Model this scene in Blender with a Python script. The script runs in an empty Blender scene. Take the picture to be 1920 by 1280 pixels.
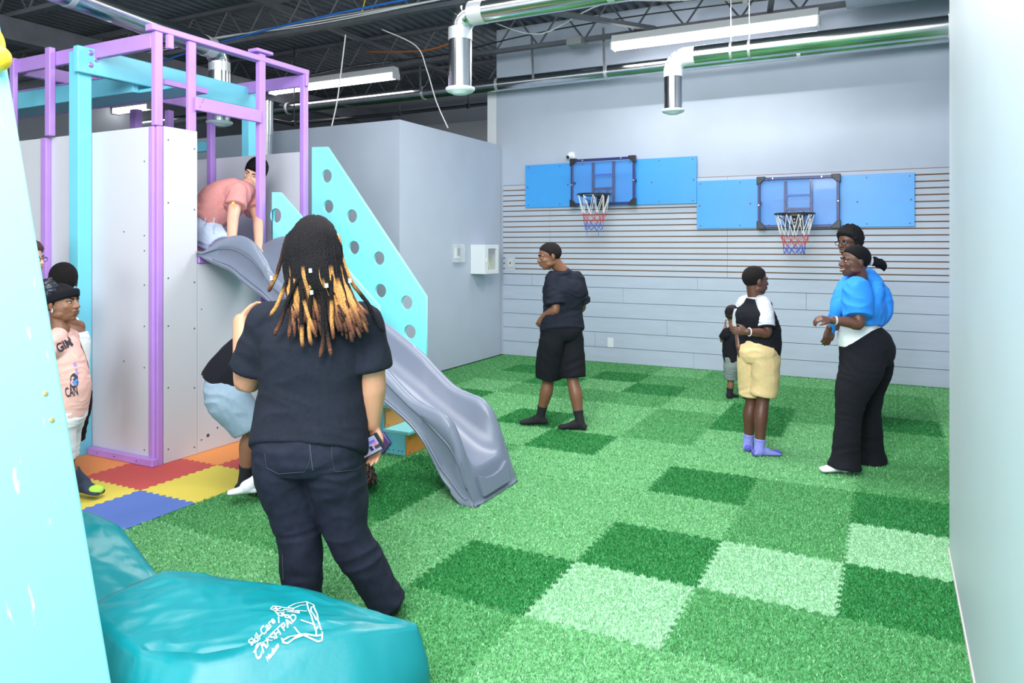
import bpy, bmesh, math, random
import numpy as np
from mathutils import Vector, Matrix, noise
from mathutils.bvhtree import BVHTree

scene = bpy.context.scene
COL = scene.collection
random.seed(7)
rng = np.random.default_rng(11)
V = Vector

# ------------------------------------------------------------------ camera
FPX, HORIZON, YAW, EYE = 1380.45, 460.28, 0.4746, 1.5874
cam_data = bpy.data.cameras.new('camera')
cam = bpy.data.objects.new('camera', cam_data)
COL.objects.link(cam)
cam_data.sensor_width = 36.0
cam_data.lens = FPX / 1920 * 36.0
cam_data.shift_y = (HORIZON - 640) / 1920
cam_data.clip_start = 0.05
cam_data.clip_end = 100
cam.location = (0, 0, EYE)
cam.rotation_euler = (math.pi / 2, 0, YAW)
scene.camera = cam

# ------------------------------------------------------------------ world, lamps, exposure
scene.view_settings.view_transform = 'Standard'
scene.view_settings.look = 'None'
scene.view_settings.gamma = 1.0
scene.view_settings.use_curve_mapping = False
scene.view_settings.exposure = 0.92
world = bpy.data.worlds.new('world')
scene.world = world
world.use_nodes = True
world.node_tree.nodes['Background'].inputs[0].default_value = (0.86, 0.93, 1.0, 1)
world.node_tree.nodes['Background'].inputs[1].default_value = 0.75


def area_lamp(name, loc, target, size, size_y, power, color=(1, 1, 1)):
    ld = bpy.data.lights.new(name, 'AREA')
    ld.shape = 'RECTANGLE'
    ld.size, ld.size_y = size, size_y
    ld.energy = power
    ld.color = color
    o = bpy.data.objects.new(name, ld)
    COL.objects.link(o)
    o.location = loc
    o.rotation_euler = (V(target) - V(loc)).to_track_quat('-Z', 'Y').to_euler()
    return o


# shop-front windows behind the photographer, bounced flash, added overhead fill, lit back strip
area_lamp('shopfront_daylight', (-2.2, -4.8, 2.2), (-2.2, 6.0, 1.2), 5.0, 3.0, 150, (0.93, 0.97, 1.0))
area_lamp('flash_bounced_off_ceiling', (-1.05, -0.5, 4.4), (-4.6, 5.6, 1.4), 2.4, 3.0, 285, (0.97, 0.98, 1.0))
area_lamp('hall_strip_or_fill_lamp', (-1.5, 1.2, 4.2), (-1.5, 1.2, 0), 2.4, 1.2, 60, (1, 0.98, 0.96))  # added soft top fill near the camera, no fixture here
area_lamp('hall_strip_or_fill_lamp', (-3.0, 2.4, 4.2), (-3.0, 2.4, 0), 2.4, 1.2, 38, (1, 0.98, 0.96))  # added overhead fill towards the play structure, not a real strip
area_lamp('hall_strip_or_fill_lamp', (-2.0, 5.6, 4.2), (-2.0, 5.6, 0), 2.4, 1.2, 95, (1, 0.98, 0.96))  # added overhead fill over mid-floor, unseen and without a fixture
area_lamp('hall_strip_or_fill_lamp', (-1.9, 8.88, 4.08), (-1.9, 8.6, 0), 2.4, 0.12, 60, (1, 0.98, 0.96))

# ------------------------------------------------------------------ helpers
_c, _s = math.cos(YAW), math.sin(YAW)


def at(px, py, D):
    """point seen at photo position (px, py), D metres in front of the camera plane"""
    u = (px - 960) / FPX
    return V((D * (-_s + u * _c), D * (_c + u * _s), EYE - D * (py - HORIZON) / FPX))


def on_floor(px, py, z=0.0):
    D = (EYE - z) * FPX / (py - HORIZON)
    return at(px, py, D)


def wloc(o):
    p = V((0, 0, 0))
    while o is not None:
        p = p + o.location
        o = o.parent
    return p


def tag(o, label=None, cat=None, group=None, kind=None):
    if label: o['label'] = label
    if cat: o['category'] = cat
    if group: o['group'] = group
    if kind: o['kind'] = kind
    return o


def thing(name, loc, label, cat, group=None):
    o = bpy.data.objects.new(name, None)
    o.empty_display_size = 0.1
    COL.objects.link(o)
    o.location = loc
    return tag(o, label, cat, group)


def link_mesh(name, me, mat=None, parent=None):
    """mesh given in world coordinates; moved into the parent's frame"""
    o = bpy.data.objects.new(name, me)
    COL.objects.link(o)
    if mat is not None:
        me.materials.clear()
        me.materials.append(mat)
    if parent is not None:
        o.parent = parent
        d = wloc(parent)
        me.transform(Matrix.Translation(-d))
    return o


class MB:
    """collects simple shapes into one mesh"""
    def __init__(self):
        self.v, self.f = [], []

    def add(self, verts, faces):
        n = len(self.v)
        self.v += [tuple(p) for p in verts]
        self.f += [tuple(i + n for i in fc) for fc in faces]
        return self

    def box(self, lo, hi):
        x0, y0, z0 = lo; x1, y1, z1 = hi
        vs = [(x0, y0, z0), (x1, y0, z0), (x1, y1, z0), (x0, y1, z0), (x0, y0, z1), (x1, y0, z1), (x1, y1, z1), (x0, y1, z1)]
        return self.add(vs, [(3, 2, 1, 0), (4, 5, 6, 7), (0, 1, 5, 4), (1, 2, 6, 5), (2, 3, 7, 6), (3, 0, 4, 7)])

    def bar(self, p0, p1, w, h, up=(0, 0, 1)):
        p0, p1, up = V(p0), V(p1), V(up)
        d = (p1 - p0).normalized()
        s = d.cross(up)
        if s.length < 1e-4: s = d.cross(V((1, 0, 0)))
        s.normalize(); u = s.cross(d)
        vs = []
        for p in (p0, p1):
            for a, b in ((-1, -1), (1, -1), (1, 1), (-1, 1)):
                vs.append(p + s * (a * w / 2) + u * (b * h / 2))
        return self.add(vs, [(0, 3, 2, 1), (4, 5, 6, 7), (0, 1, 5, 4), (1, 2, 6, 5), (2, 3, 7, 6), (3, 0, 4, 7)])

    def tube(self, pts, r, n=12, caps=True, closed=False):
        pts = [V(p) for p in pts]
        m = len(pts)
        rs = r if isinstance(r, (list, tuple)) else [r] * m
        vs, fs = [], []
        prev = None
        for i, p in enumerate(pts):
            if closed: t = pts[(i + 1) % m] - pts[i - 1]
            else: t = pts[min(i + 1, m - 1)] - pts[max(i - 1, 0)]
            t.normalize()
            if prev is None:
                a = V((0, 0, 1)) if abs(t.z) < 0.9 else V((1, 0, 0))
                s = t.cross(a).normalized()
            else:
                s = (prev - t * prev.dot(t)).normalized()
            prev = s
            b = t.cross(s)
            for k in range(n):
                an = 2 * math.pi * k / n
                vs.append(p + (s * math.cos(an) + b * math.sin(an)) * rs[i])
        rings = m if closed else m - 1
        for i in range(rings):
            j = (i + 1) % m
            for k in range(n):
                k2 = (k + 1) % n
                fs.append((i * n + k, i * n + k2, j * n + k2, j * n + k))
        if caps and not closed:
            fs.append(tuple(range(n - 1, -1, -1)))
            fs.append(tuple((m - 1) * n + k for k in range(n)))
        return self.add(vs, fs)

    def lathe(self, prof, c, axis=(0, 0, 1), n=24):
        """prof: (radius, height) pairs about axis through c"""
        c, ax = V(c), V(axis).normalized()
        a = V((0, 0, 1)) if abs(ax.z) < 0.9 else V((1, 0, 0))
        s = ax.cross(a).normalized(); b = ax.cross(s)
        vs, fs = [], []
        for r, h in prof:
            for k in range(n):
                an = 2 * math.pi * k / n
                vs.append(c + ax * h + (s * math.cos(an) + b * math.sin(an)) * max(r, 1e-5))
        for i in range(len(prof) - 1):
            for k in range(n):
                k2 = (k + 1) % n
                fs.append((i * n + k, i * n + k2, (i + 1) * n + k2, (i + 1) * n + k))
        fs.append(tuple(range(n - 1, -1, -1)))
        fs.append(tuple((len(prof) - 1) * n + k for k in range(n)))
        return self.add(vs, fs)

    def ball(self, c, r, axes=None, nu=16, nv=10):
        c = V(c)
        if not isinstance(r, (list, tuple)): r = (r, r, r)
        X, Y, Z = axes if axes else (V((1, 0, 0)), V((0, 1, 0)), V((0, 0, 1)))
        vs = [c - Z * r[2]]
        for i in range(1, nv):
            ph = -math.pi / 2 + math.pi * i / nv
            for k in range(nu):
                th = 2 * math.pi * k / nu
                vs.append(c + X * (r[0] * math.cos(ph) * math.cos(th)) + Y * (r[1] * math.cos(ph) * math.sin(th)) + Z * (r[2] * math.sin(ph)))
        vs.append(c + Z * r[2])
        fs = [(0, 1 + (k + 1) % nu, 1 + k) for k in range(nu)]
        for i in range(nv - 2):
            for k in range(nu):
                k2 = (k + 1) % nu
                a, b = 1 + i * nu, 1 + (i + 1) * nu
                fs.append((a + k, a + k2, b + k2, b + k))
        e = 1 + (nv - 2) * nu
        fs += [(e + k, e + (k + 1) % nu, len(vs) - 1) for k in range(nu)]
        return self.add(vs, fs)

    def prism(self, poly, axis, a0, a1):
        """2D polygon extruded along axis ('x','y','z') from a0 to a1"""
        def P(q, a):
            return {'x': (a, q[0], q[1]), 'y': (q[0], a, q[1]), 'z': (q[0], q[1], a)}[axis]
        n = len(poly)
        vs = [P(q, a0) for q in poly] + [P(q, a1) for q in poly]
        fs = [tuple(range(n)), tuple(range(2 * n - 1, n - 1, -1))]
        fs += [(i, i + n, (i + 1) % n + n, (i + 1) % n) for i in range(n)]
        return self.add(vs, fs)

    def mesh(self, name, bevel=0.0, smooth=False, seg=2):
        me = bpy.data.meshes.new(name)
        me.from_pydata([tuple(p) for p in self.v], [], self.f)
        bm = bmesh.new(); bm.from_mesh(me)
        bmesh.ops.recalc_face_normals(bm, faces=bm.faces)
        if bevel:
            es = [e for e in bm.edges if len(e.link_faces) == 2 and e.calc_face_angle(0) > 0.6]
            bmesh.ops.bevel(bm, geom=es, offset=bevel, segments=seg, profile=0.5, affect='EDGES', clamp_overlap=True)
        bm.to_mesh(me); bm.free()
        if smooth:
            me.polygons.foreach_set('use_smooth', [True] * len(me.polygons))
        return me

    def build(self, name, mat, parent=None, bevel=0.0, smooth=False, seg=2):
        o = link_mesh(name, self.mesh(name, bevel, smooth, seg), mat, parent)
        if smooth and bevel == 0: pass
        return o


def shade_by_angle(me, ang=0.6):
    bm = bmesh.new(); bm.from_mesh(me)
    for f in bm.faces: f.smooth = True
    for e in bm.edges:
        e.smooth = not (len(e.link_faces) == 2 and e.calc_face_angle(0) > ang)
    bm.to_mesh(me); bm.free()


def from_temp(o, name):
    """evaluated mesh of a temporary object, which is then removed"""
    COL.objects.link(o)
    dg = bpy.context.evaluated_depsgraph_get()
    me = bpy.data.meshes.new_from_object(o.evaluated_get(dg))
    me.name = name
    d = o.data
    bpy.data.objects.remove(o)
    if isinstance(d, bpy.types.Mesh): bpy.data.meshes.remove(d)
    else: bpy.data.curves.remove(d)
    return me


def plate_with_holes(name, outline, holes, thick, bevel=0.0):
    """flat plate in local x,y with round holes, thickness along local z"""
    cu = bpy.data.curves.new('tmp', 'CURVE')
    cu.dimensions = '2D'; cu.fill_mode = 'BOTH'
    cu.extrude = thick / 2 - bevel; cu.bevel_depth = bevel; cu.bevel_resolution = 1
    def poly(pts):
        sp = cu.splines.new('POLY')
        sp.points.add(len(pts) - 1)
        for i, p in enumerate(pts): sp.points[i].co = (p[0], p[1], 0, 1)
        sp.use_cyclic_u = True
    poly(outline)
    for cx, cy, r in holes:
        poly([(cx + r * math.cos(-2 * math.pi * k / 32), cy + r * math.sin(-2 * math.pi * k / 32)) for k in range(32)])
    return from_temp(bpy.data.objects.new('tmp', cu), name)


def text_mesh(name, body, size, bold=0.0, shear=0.0, align='LEFT'):
    cu = bpy.data.curves.new('tmp', 'FONT')
    cu.body = body; cu.size = size; cu.offset = bold; cu.shear = shear
    cu.align_x = align
    cu.offset = bold
    return from_temp(bpy.data.objects.new('tmp', cu), name)


# ------------------------------------------------------------------ materials
def mat(name, color, rough=0.5, metal=0.0, var=0.0, vscale=8.0, bump=0.0, bscale=40.0, stretch=None, spec=0.5,
        emit=None, estr=1.0, sheen=0.0, coat=0.0, sss=0.0, detail=4.0):
    m = bpy.data.materials.new(name)
    m.use_nodes = True
    nt = m.node_tree
    b = nt.nodes['Principled BSDF']
    b.inputs['Base Color'].default_value = (*color, 1)
    b.inputs['Roughness'].default_value = rough
    b.inputs['Metallic'].default_value = metal
    b.inputs['Specular IOR Level'].default_value = spec
    if sheen: b.inputs['Sheen Weight'].default_value = sheen
    if coat: b.inputs['Coat Weight'].default_value = coat
    if sss:
        b.inputs['Subsurface Weight'].default_value = sss
        b.inputs['Subsurface Radius'].default_value = (0.012, 0.005, 0.003)
    if emit:
        b.inputs['Emission Color'].default_value = (*emit, 1)
        b.inputs['Emission Strength'].default_value = estr
    if var or bump:
        tc = nt.nodes.new('ShaderNodeTexCoord')
        mp = nt.nodes.new('ShaderNodeMapping')
        nt.links.new(tc.outputs['Object'], mp.inputs[0])
        if stretch: mp.inputs['Scale'].default_value = stretch
    if var:
        nz = nt.nodes.new('ShaderNodeTexNoise')
        nz.inputs['Scale'].default_value = vscale
        nz.inputs['Detail'].default_value = detail
        nt.links.new(mp.outputs[0], nz.inputs['Vector'])
        mr = nt.nodes.new('ShaderNodeMapRange')
        mr.inputs[1].default_value, mr.inputs[2].default_value = 0.3, 0.7
        mr.inputs[3].default_value, mr.inputs[4].default_value = 1 - var, 1 + var
        nt.links.new(nz.outputs[0], mr.inputs[0])
        mx = nt.nodes.new('ShaderNodeMix'); mx.data_type = 'RGBA'; mx.blend_type = 'MULTIPLY'
        mx.inputs[0].default_value = 1
        mx.inputs[6].default_value = (*color, 1)
        nt.links.new(mr.outputs[0], mx.inputs[7])
        nt.links.new(mx.outputs[2], b.inputs['Base Color'])
    if bump:
        nb = nt.nodes.new('ShaderNodeTexNoise')
        nb.inputs['Scale'].default_value = bscale
        nb.inputs['Detail'].default_value = 3
        nt.links.new(mp.outputs[0], nb.inputs['Vector'])
        bp = nt.nodes.new('ShaderNodeBump')
        bp.inputs['Strength'].default_value = bump
        bp.inputs['Distance'].default_value = 0.01
        nt.links.new(nb.outputs[0], bp.inputs['Height'])
        nt.links.new(bp.outputs[0], b.inputs['Normal'])
    return m


def mat_island(name, c0, c1, c2, rough=0.55):
    """pile of many separate blades: each blade takes its own shade"""
    m = mat(name, c1, rough)
    nt = m.node_tree; b = nt.nodes['Principled BSDF']
    g = nt.nodes.new('ShaderNodeNewGeometry')
    r = nt.nodes.new('ShaderNodeValToRGB')
    r.color_ramp.elements[0].color = (*c0, 1)
    r.color_ramp.elements[1].color = (*c2, 1)
    r.color_ramp.elements[1].position = 1.0
    e = r.color_ramp.elements.new(0.75); e.color = (*c1, 1)
    nt.links.new(g.outputs['Random Per Island'], r.inputs[0])
    nt.links.new(r.outputs[0], b.inputs['Base Color'])
    return m


def mat_attr(name, rough=0.7, bump=0.0, bscale=200):
    m = mat(name, (1, 1, 1), rough, bump=bump, bscale=bscale)
    nt = m.node_tree
    a = nt.nodes.new('ShaderNodeAttribute'); a.attribute_name = 'Col'
    nt.links.new(a.outputs['Color'], nt.nodes['Principled BSDF'].inputs['Base Color'])
    return m


def mat_clear(name, tint=(0.9, 0.95, 1.0), alpha=0.25, rough=0.03):
    """thin clear sheet: mostly see-through, glossy"""
    m = bpy.data.materials.new(name); m.use_nodes = True
    nt = m.node_tree
    b = nt.nodes['Principled BSDF']
    b.inputs['Base Color'].default_value = (*tint, 1)
    b.inputs['Roughness'].default_value = rough
    b.inputs['Alpha'].default_value = alpha
    return m


M_wall = mat('wall_paint', (0.49, 0.55, 0.66), 0.55, var=0.03, vscale=2, bump=0.05, bscale=60)
M_wall_white = mat('wall_paint_light', (0.44, 0.50, 0.55), 0.5, var=0.02, vscale=2, bump=0.04, bscale=60)
M_wall_dark = mat('wall_paint_grey', (0.24, 0.26, 0.30), 0.7, var=0.05, vscale=2)
M_slat = mat('slat_paint', (0.50, 0.555, 0.655), 0.5, var=0.03, vscale=3)
M_groove = mat('raw_board_groove', (0.20, 0.10, 0.045), 0.9)
M_plank = mat('plank_paint', (0.45, 0.52, 0.635), 0.5, var=0.04, vscale=3, bump=0.08, bscale=25, stretch=(1, 1, 6))
M_gap = mat('dark_gap', (0.16, 0.18, 0.21), 0.8)
M_deck = mat('ceiling_deck_paint', (0.115, 0.125, 0.15), 0.6, var=0.15, vscale=3)
M_steel = mat('dark_joist_steel', (0.12, 0.125, 0.145), 0.55, var=0.15, vscale=5)
M_duct = mat('galvanised_duct', (0.66, 0.68, 0.70), 0.18, metal=1.0, var=0.08, vscale=6, bump=0.02, bscale=6)
M_tape = mat('silver_duct_tape', (0.60, 0.63, 0.66), 0.4, metal=0.5, bump=0.15, bscale=40)
M_tape_white = mat('white_duct_wrap', (0.72, 0.76, 0.78), 0.55, bump=0.2, bscale=30)
M_cap = mat('diffuser_white', (0.62, 0.74, 0.74), 0.4)
M_tube = mat('lit_tube', (1, 1, 1), 0.4, emit=(1, 0.98, 0.97), estr=6.0)
M_fixture = mat('fixture_enamel', (0.75, 0.76, 0.77), 0.4)
M_cyan = mat('cyan_paint', (0.18, 0.62, 0.78), 0.35, var=0.03, vscale=3, bump=0.02, bscale=80)
M_cyan_light = mat('cyan_panel', (0.25, 0.74, 0.80), 0.4, var=0.02, vscale=3)
M_purple = mat('lilac_paint', (0.46, 0.25, 0.69), 0.38, var=0.04, vscale=6, bump=0.03, bscale=60)
M_purple_dark = mat('violet_paint', (0.22, 0.10, 0.38), 0.4)
M_white_panel = mat('white_laminate', (0.60, 0.605, 0.665), 0.4, var=0.01, vscale=2)
M_screw = mat('screw_head', (0.12, 0.12, 0.14), 0.4, metal=0.6)
M_bolt = mat('violet_bolt', (0.35, 0.27, 0.62), 0.25, metal=0.5)
M_slide = mat('grey_slide_plastic', (0.155, 0.185, 0.255), 0.38, var=0.03, vscale=3, bump=0.04, bscale=120)
M_orange = mat('orange_board', (0.78, 0.30, 0.06), 0.5, var=0.05)
M_blue_board = mat('sky_blue_board', (0.055, 0.37, 0.88), 0.35, var=0.02)
M_black = mat('black_plastic', (0.015, 0.015, 0.022), 0.4)
M_navy = mat('navy_frame', (0.025, 0.03, 0.16), 0.35)
M_cord_w = mat('white_cord', (0.8, 0.8, 0.8), 0.6)
M_cord_r = mat('red_cord', (0.6, 0.05, 0.06), 0.6)
M_cord_b = mat('blue_cord', (0.05, 0.10, 0.55), 0.6)
M_clear = mat_clear('clear_acrylic', (0.25, 0.38, 0.95), 0.10, 0.03)
M_film = mat_clear('clear_cover', (0.9, 0.93, 0.95), 0.22, 0.06)
M_white = mat('white_plastic', (0.80, 0.84, 0.87), 0.4)
M_pad = mat('teal_vinyl', (0.0, 0.195, 0.225), 0.36, var=0.05, vscale=3, bump=0.14, bscale=18, coat=0.05)
M_print = mat('white_print', (0.85, 0.92, 0.92), 0.5)
# ------------------------------------------------------------------ the setting
BACK_Y, PART_X, PART_Y = 9.5, -5.063, 7.0
DECK_Z = 4.75


def struct(name, mb, m, parent=None, **k):
    o = mb.build(name, m, parent, **k)
    if parent is None: o['kind'] = 'structure'
    return o


floor = struct('floor', MB().box((-13, -6, -0.12), (6, 12.6, -0.014)), mat('floor_slab', (0.05, 0.22, 0.07), 0.8))
# back wall: plaster above, slat board band, planks below
wall_back = struct('wall_back', MB().box((-5.145, 9.52, 0), (0.64, 9.66, DECK_Z)), M_wall)
MB().box((-5.03, 9.506, 1.177), (0.62, 9.5198, 2.462)).build('groove_backing', M_groove, wall_back)
MB().box((-5.03, 9.508, 0.0), (0.62, 9.5198, 1.177)).build('plank_backing', M_gap, wall_back)
xs = [-5.028, -4.271, -1.826, 0.618]
pitch = (2.462 - 1.177) / 17
slat_me = {}
for r in range(17):
    z0 = 1.177 + r * pitch
    for i in range(3):
        a, b = xs[i] + 0.0015, xs[i + 1] - 0.0015
        w = round(b - a, 4)
        if w not in slat_me:
            slat_me[w] = MB().box((0, -0.020, 0.007), (w, 0.0, pitch - 0.007)).mesh('slat', 0.002, seg=1)
            slat_me[w].materials.append(M_slat)
        o = bpy.data.objects.new('slat', slat_me[w]); COL.objects.link(o)
        o.parent = wall_back; o.location = (a, 9.516, z0)
cuts = [[-5.028, -4.56, -2.2, 0.618], [-5.028, -3.2, -0.9, 0.618], [-5.028, -1.75, 0.618], [-5.028, -2.6, -0.35, 0.618], [-5.028, -3.6, -1.3, 0.618], [-5.028, -2.25, -0.05, 0.618]]
for r in range(6):
    z0, z1 = (r * 0.203, (r + 1) * 0.203) if r < 5 else (1.015, 1.175)
    cc = cuts[5 - r]
    for i in range(len(cc) - 1):
        MB().box((cc[i] + 0.001, 9.498 - 0.002 * ((r + i) % 2), z0 + 0.003), (cc[i + 1] - 0.001, 9.512, z1 - 0.003)).build('plank', M_plank, wall_back, bevel=0.002, seg=1)
# bright end post of that wall, the wall further back, side walls
struct('trim_1', MB().box((-5.30, 9.52, 0), (-5.148, 9.66, DECK_Z - 0.75)), M_white)
struct('wall_rear', MB().box((-13, 12.4, 0), (-5.14, 12.55, DECK_Z)), M_wall_dark)
struct('wall_rear_upper', MB().box((-13, 12.38, 2.0), (-5.14, 12.4, 4.0)), mat('rear_band_paint', (0.36, 0.38, 0.41), 0.7))
struct('wall_left', MB().box((-13.1, -6, 0), (-12.95, 12.6, DECK_Z)), M_wall_dark)
struct('wall_right', MB().box((0.272, -6, 0.0), (0.62, 4.426, DECK_Z)), M_wall_white, bevel=0.004)
struct('wall_right_far', MB().box((0.622, 4.3, 0), (0.75, 9.66, DECK_Z)), M_wall)
struct('baseboard_right', MB().box((0.266, -6, 0.0), (0.2715, 4.424, 0.022)), mat('caulk_strip', (0.55, 0.52, 0.50), 0.7))
# partition room
struct('wall_partition', MB().prism([(-12.95, 7.0), (PART_X, 7.0), (PART_X, 9.505), (-5.15, 9.505), (-5.15, 7.1), (-12.95, 7.1)], 'z', 0, 3.05), M_wall)
# corrugated ceiling deck (ribs run away from the camera)
mb = MB()
pr = []
x = -13.0
while x < 6.0:
    pr += [(x, 0), (x + 0.06, 0), (x + 0.08, 0.04), (x + 0.13, 0.04)]
    x += 0.15
n = len(pr)
vs = [(a, -6, DECK_Z + b) for a, b in pr] + [(a, 12.6, DECK_Z + b) for a, b in pr]
mb.add(vs, [(i, i + 1, n + i + 1, n + i) for i in range(n - 1)])
mb.box((-13, -6, DECK_Z + 0.045), (6, 12.6, DECK_Z + 0.1))
struct('ceiling', mb, M_deck)

# ------------------------------------------------------------------ turf tiles
P = 0.6
GX, GY = -1.4029, 2.8347
T = 24


def wave(k):
    return 0.008 if (k // 1) % 2 else -0.008


def jig_outline(w, h, gap=0.0015, straight=(False,) * 4, tooth=0.030, amp=0.011):
    pts = []
    def edge(p0, p1, nrm, flip, st):
        L = (V(p1) - V(p0)).length; n = int(round(L / tooth))
        if st:
            pts.append(p0); return
        d = (V(p1) - V(p0)) / n
        for k in range(n):
            q = V(p0) + d * k; q2 = V(p0) + d * (k + 1)
            kk = k if not flip else n - 1 - k
            a = amp if kk % 2 else -amp
            if k == 0 or k == n - 1: a = 0
            for f, qq in ((0.18, q), (0.82, q)):
                z = qq + d * f + V(nrm) * a
                pts.append((z.x, z.y))
    g = gap
    # offset always along +x or +y so neighbours share the same joint
    edge((g, g), (w - g, g), (0, 1), False, straight[0])
    edge((w - g, g), (w - g, h - g), (1, 0), False, straight[1])
    edge((w - g, h - g), (g, h - g), (0, 1), True, straight[2])
    edge((g, h - g), (g, g), (1, 0), True, straight[3])
    return pts


turf_col = {0: ((0.010, 0.15, 0.030), (0.020, 0.24, 0.050), (0.08, 0.45, 0.15)),
            1: ((0.048, 0.25, 0.066), (0.095, 0.37, 0.125), (0.29, 0.58, 0.32)),
            2: ((0.095, 0.345, 0.115), (0.17, 0.47, 0.20), (0.44, 0.72, 0.47)),
            3: ((0.21, 0.48, 0.24), (0.34, 0.62, 0.38), (0.68, 0.88, 0.70))}
M_turf = {}; M_pile = {}
for k, (a, b, c) in turf_col.items():
    M_turf[k] = mat('turf_base_%s' % 'abcd'[k], tuple((p + q) / 2 for p, q in zip(a, b)), 0.8, var=0.45, vscale=45, bump=0.6, bscale=160)
    M_pile[k] = mat_island('turf_pile_%s' % 'abcd'[k], a, b, c, 0.5)
tile_me = MB().prism(jig_outline(P, P), 'z', -0.013, 0.0).mesh('turf_tile')
tile_me.materials.append(M_turf[1])


def pile_mesh(N, h, w):
    a = rng.random((int(N * 1.12), 2)) * (P + 0.03) - 0.015
    poly = np.array(jig_outline(P, P)); q = np.roll(poly, -1, 0)
    ins = np.zeros(len(a), bool)
    for (x0, y0), (x1, y1) in zip(poly, q):
        c = (y0 > a[:, 1]) != (y1 > a[:, 1])
        if y1 != y0: ins ^= c & (a[:, 0] < (x1 - x0) * (a[:, 1] - y0) / (y1 - y0) + x0)
    a = a[ins]; N = len(a)
    th = rng.random(N) * 2 * math.pi
    lean = (rng.random((N, 2)) - 0.5) * h * 1.6
    hh = h * (0.6 + 0.6 * rng.random(N))
    ww = w * (0.7 + 0.6 * rng.random(N))
    v = np.zeros((N, 3, 3))
    dx = np.stack([np.cos(th), np.sin(th)], 1) * ww[:, None] / 2
    v[:, 0, :2] = a - dx; v[:, 1, :2] = a + dx
    v[:, 2, :2] = a + lean; v[:, 2, 2] = hh
    v[:, :2, 2] = -0.001
    me = bpy.data.meshes.new('turf_pile')
    me.from_pydata(v.reshape(-1, 3).tolist(), [], np.arange(N * 3).reshape(-1, 3).tolist())
    me.materials.append(M_pile[1])
    return me


piles = [pile_mesh(9000, 0.011, 0.0055), pile_mesh(4500, 0.011, 0.007), pile_mesh(2500, 0.011, 0.009)]
tone = {(-1, 0): 0, (0, 0): 3, (1, 0): 1, (2, 0): 1, (0, -1): 2, (-1, -1): 1, (1, -1): 2, (2, -1): 1, (-2, 0): 2,
        (-1, 1): 2, (0, 1): 0, (1, 1): 3, (2, 1): 0, (-2, 1): 2, (-3, 1): 0, (-2, 2): 2, (-1, 2): 2, (0, 2): 2,
        (1, 2): 1, (2, 2): 3, (2, 3): 0, (0, 3): 0, (1, 3): 1, (-1, 3): 2, (-2, 3): 2, (2, 4): 1, (1, 4): 2, (0, 4): 2,
        (-1, 4): 2, (-2, 4): 0, (-3, 5): 0, (-3, 2): 0, (-3, 3): 1, (-3, 0): 1, (-4, 0): 1, (-4, 1): 1, (-4, 2): 1,
        (0, 6): 0, (1, 6): 2, (1, 7): 1, (0, 7): 0, (2, 5): 1, (2, 6): 1, (2, 7): 0, (2, 8): 1, (1, 5): 2, (1, 8): 1, (0, 8): 1,
        (-3, 7): 1, (-4, 7): 1, (-2, 8): 0, (-3, 8): 2, (-5, 9): 0, (-5, 6): 0, (-3, 9): 0, (-4, 9): 1, (-2, 7): 1, (-4, 8): 0, (-5, 8): 1, (-6, 9): 1,
        (-1, 7): 2, (-2, 9): 1, (-1, 9): 1, (0, 9): 1, (1, 9): 1, (2, 9): 1, (-5, 10): 1, (-4, 10): 1, (-3, 10): 1, (-2, 10): 2}
pal = [2, 2, 2, 1, 2]
for i in range(-7, 4):
    for j in range(-5, 12):
        x, y = GX + i * P, GY + j * P
        if x > 0.25 and y < 4.1: continue
        if x > 0.60: continue
        if i < -4 and (y < 4.3 or x < -5.3): continue
        t = tone.get((i, j), pal[(i * 7 + j * 5) % 5] if j < 11 else 1)
        o = bpy.data.objects.new('turf_tile', tile_me); COL.objects.link(o)
        o.parent = floor; o.location = (x, y, 0)
        o.material_slots[0].link = 'OBJECT'; o.material_slots[0].material = M_turf[t]
        D = -_s * (x + .3) + _c * (y + .3)
        if D < 1.2: continue
        q = bpy.data.objects.new('turf_pile', piles[0 if D < 5 else 1 if D < 7 else 2]); COL.objects.link(q)
        q.parent = o
        q.material_slots[0].link = 'OBJECT'; q.material_slots[0].material = M_pile[t]
        q['kind'] = 'stuff'

# ------------------------------------------------------------------ foam tiles by the play frame
fx = [-3.808, -4.325, -4.93, -5.535, -6.14, -6.75]
fy = [1.92, 2.53, 3.145, 3.757, 4.37, 4.97]
foam = {'blue': mat('foam_blue', (0.10, 0.18, 0.53), 0.75, bump=0.1, bscale=300), 'yellow': mat('foam_yellow', (0.76, 0.62, 0.09), 0.75, bump=0.1, bscale=300),
        'red': mat('foam_red', (0.58, 0.085, 0.075), 0.75, bump=0.1, bscale=300), 'orange': mat('foam_orange', (0.86, 0.30, 0.085), 0.75, bump=0.1, bscale=300)}
seq = [['yellow', 'blue', 'yellow', 'red', 'yellow'], ['blue', 'yellow', 'red', 'orange', 'red'], ['red', 'red', 'orange', 'red', 'yellow'],
       ['orange', 'blue', 'yellow', 'orange', 'red'], ['yellow', 'orange', 'red', 'yellow', 'orange']]
for i in range(5):
    for j in range(5):
        w, h = fx[i] - fx[i + 1], fy[j + 1] - fy[j]
        out = jig_outline(w, h, 0.0006, (False, i == 0, False, False), tooth=0.0305, amp=0.009)
        o = MB().prism(out, 'z', -0.013, 0.002).build('foam_tile', foam[seq[i][j]], floor)
        o.location = (fx[i + 1], fy[j], 0)
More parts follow.
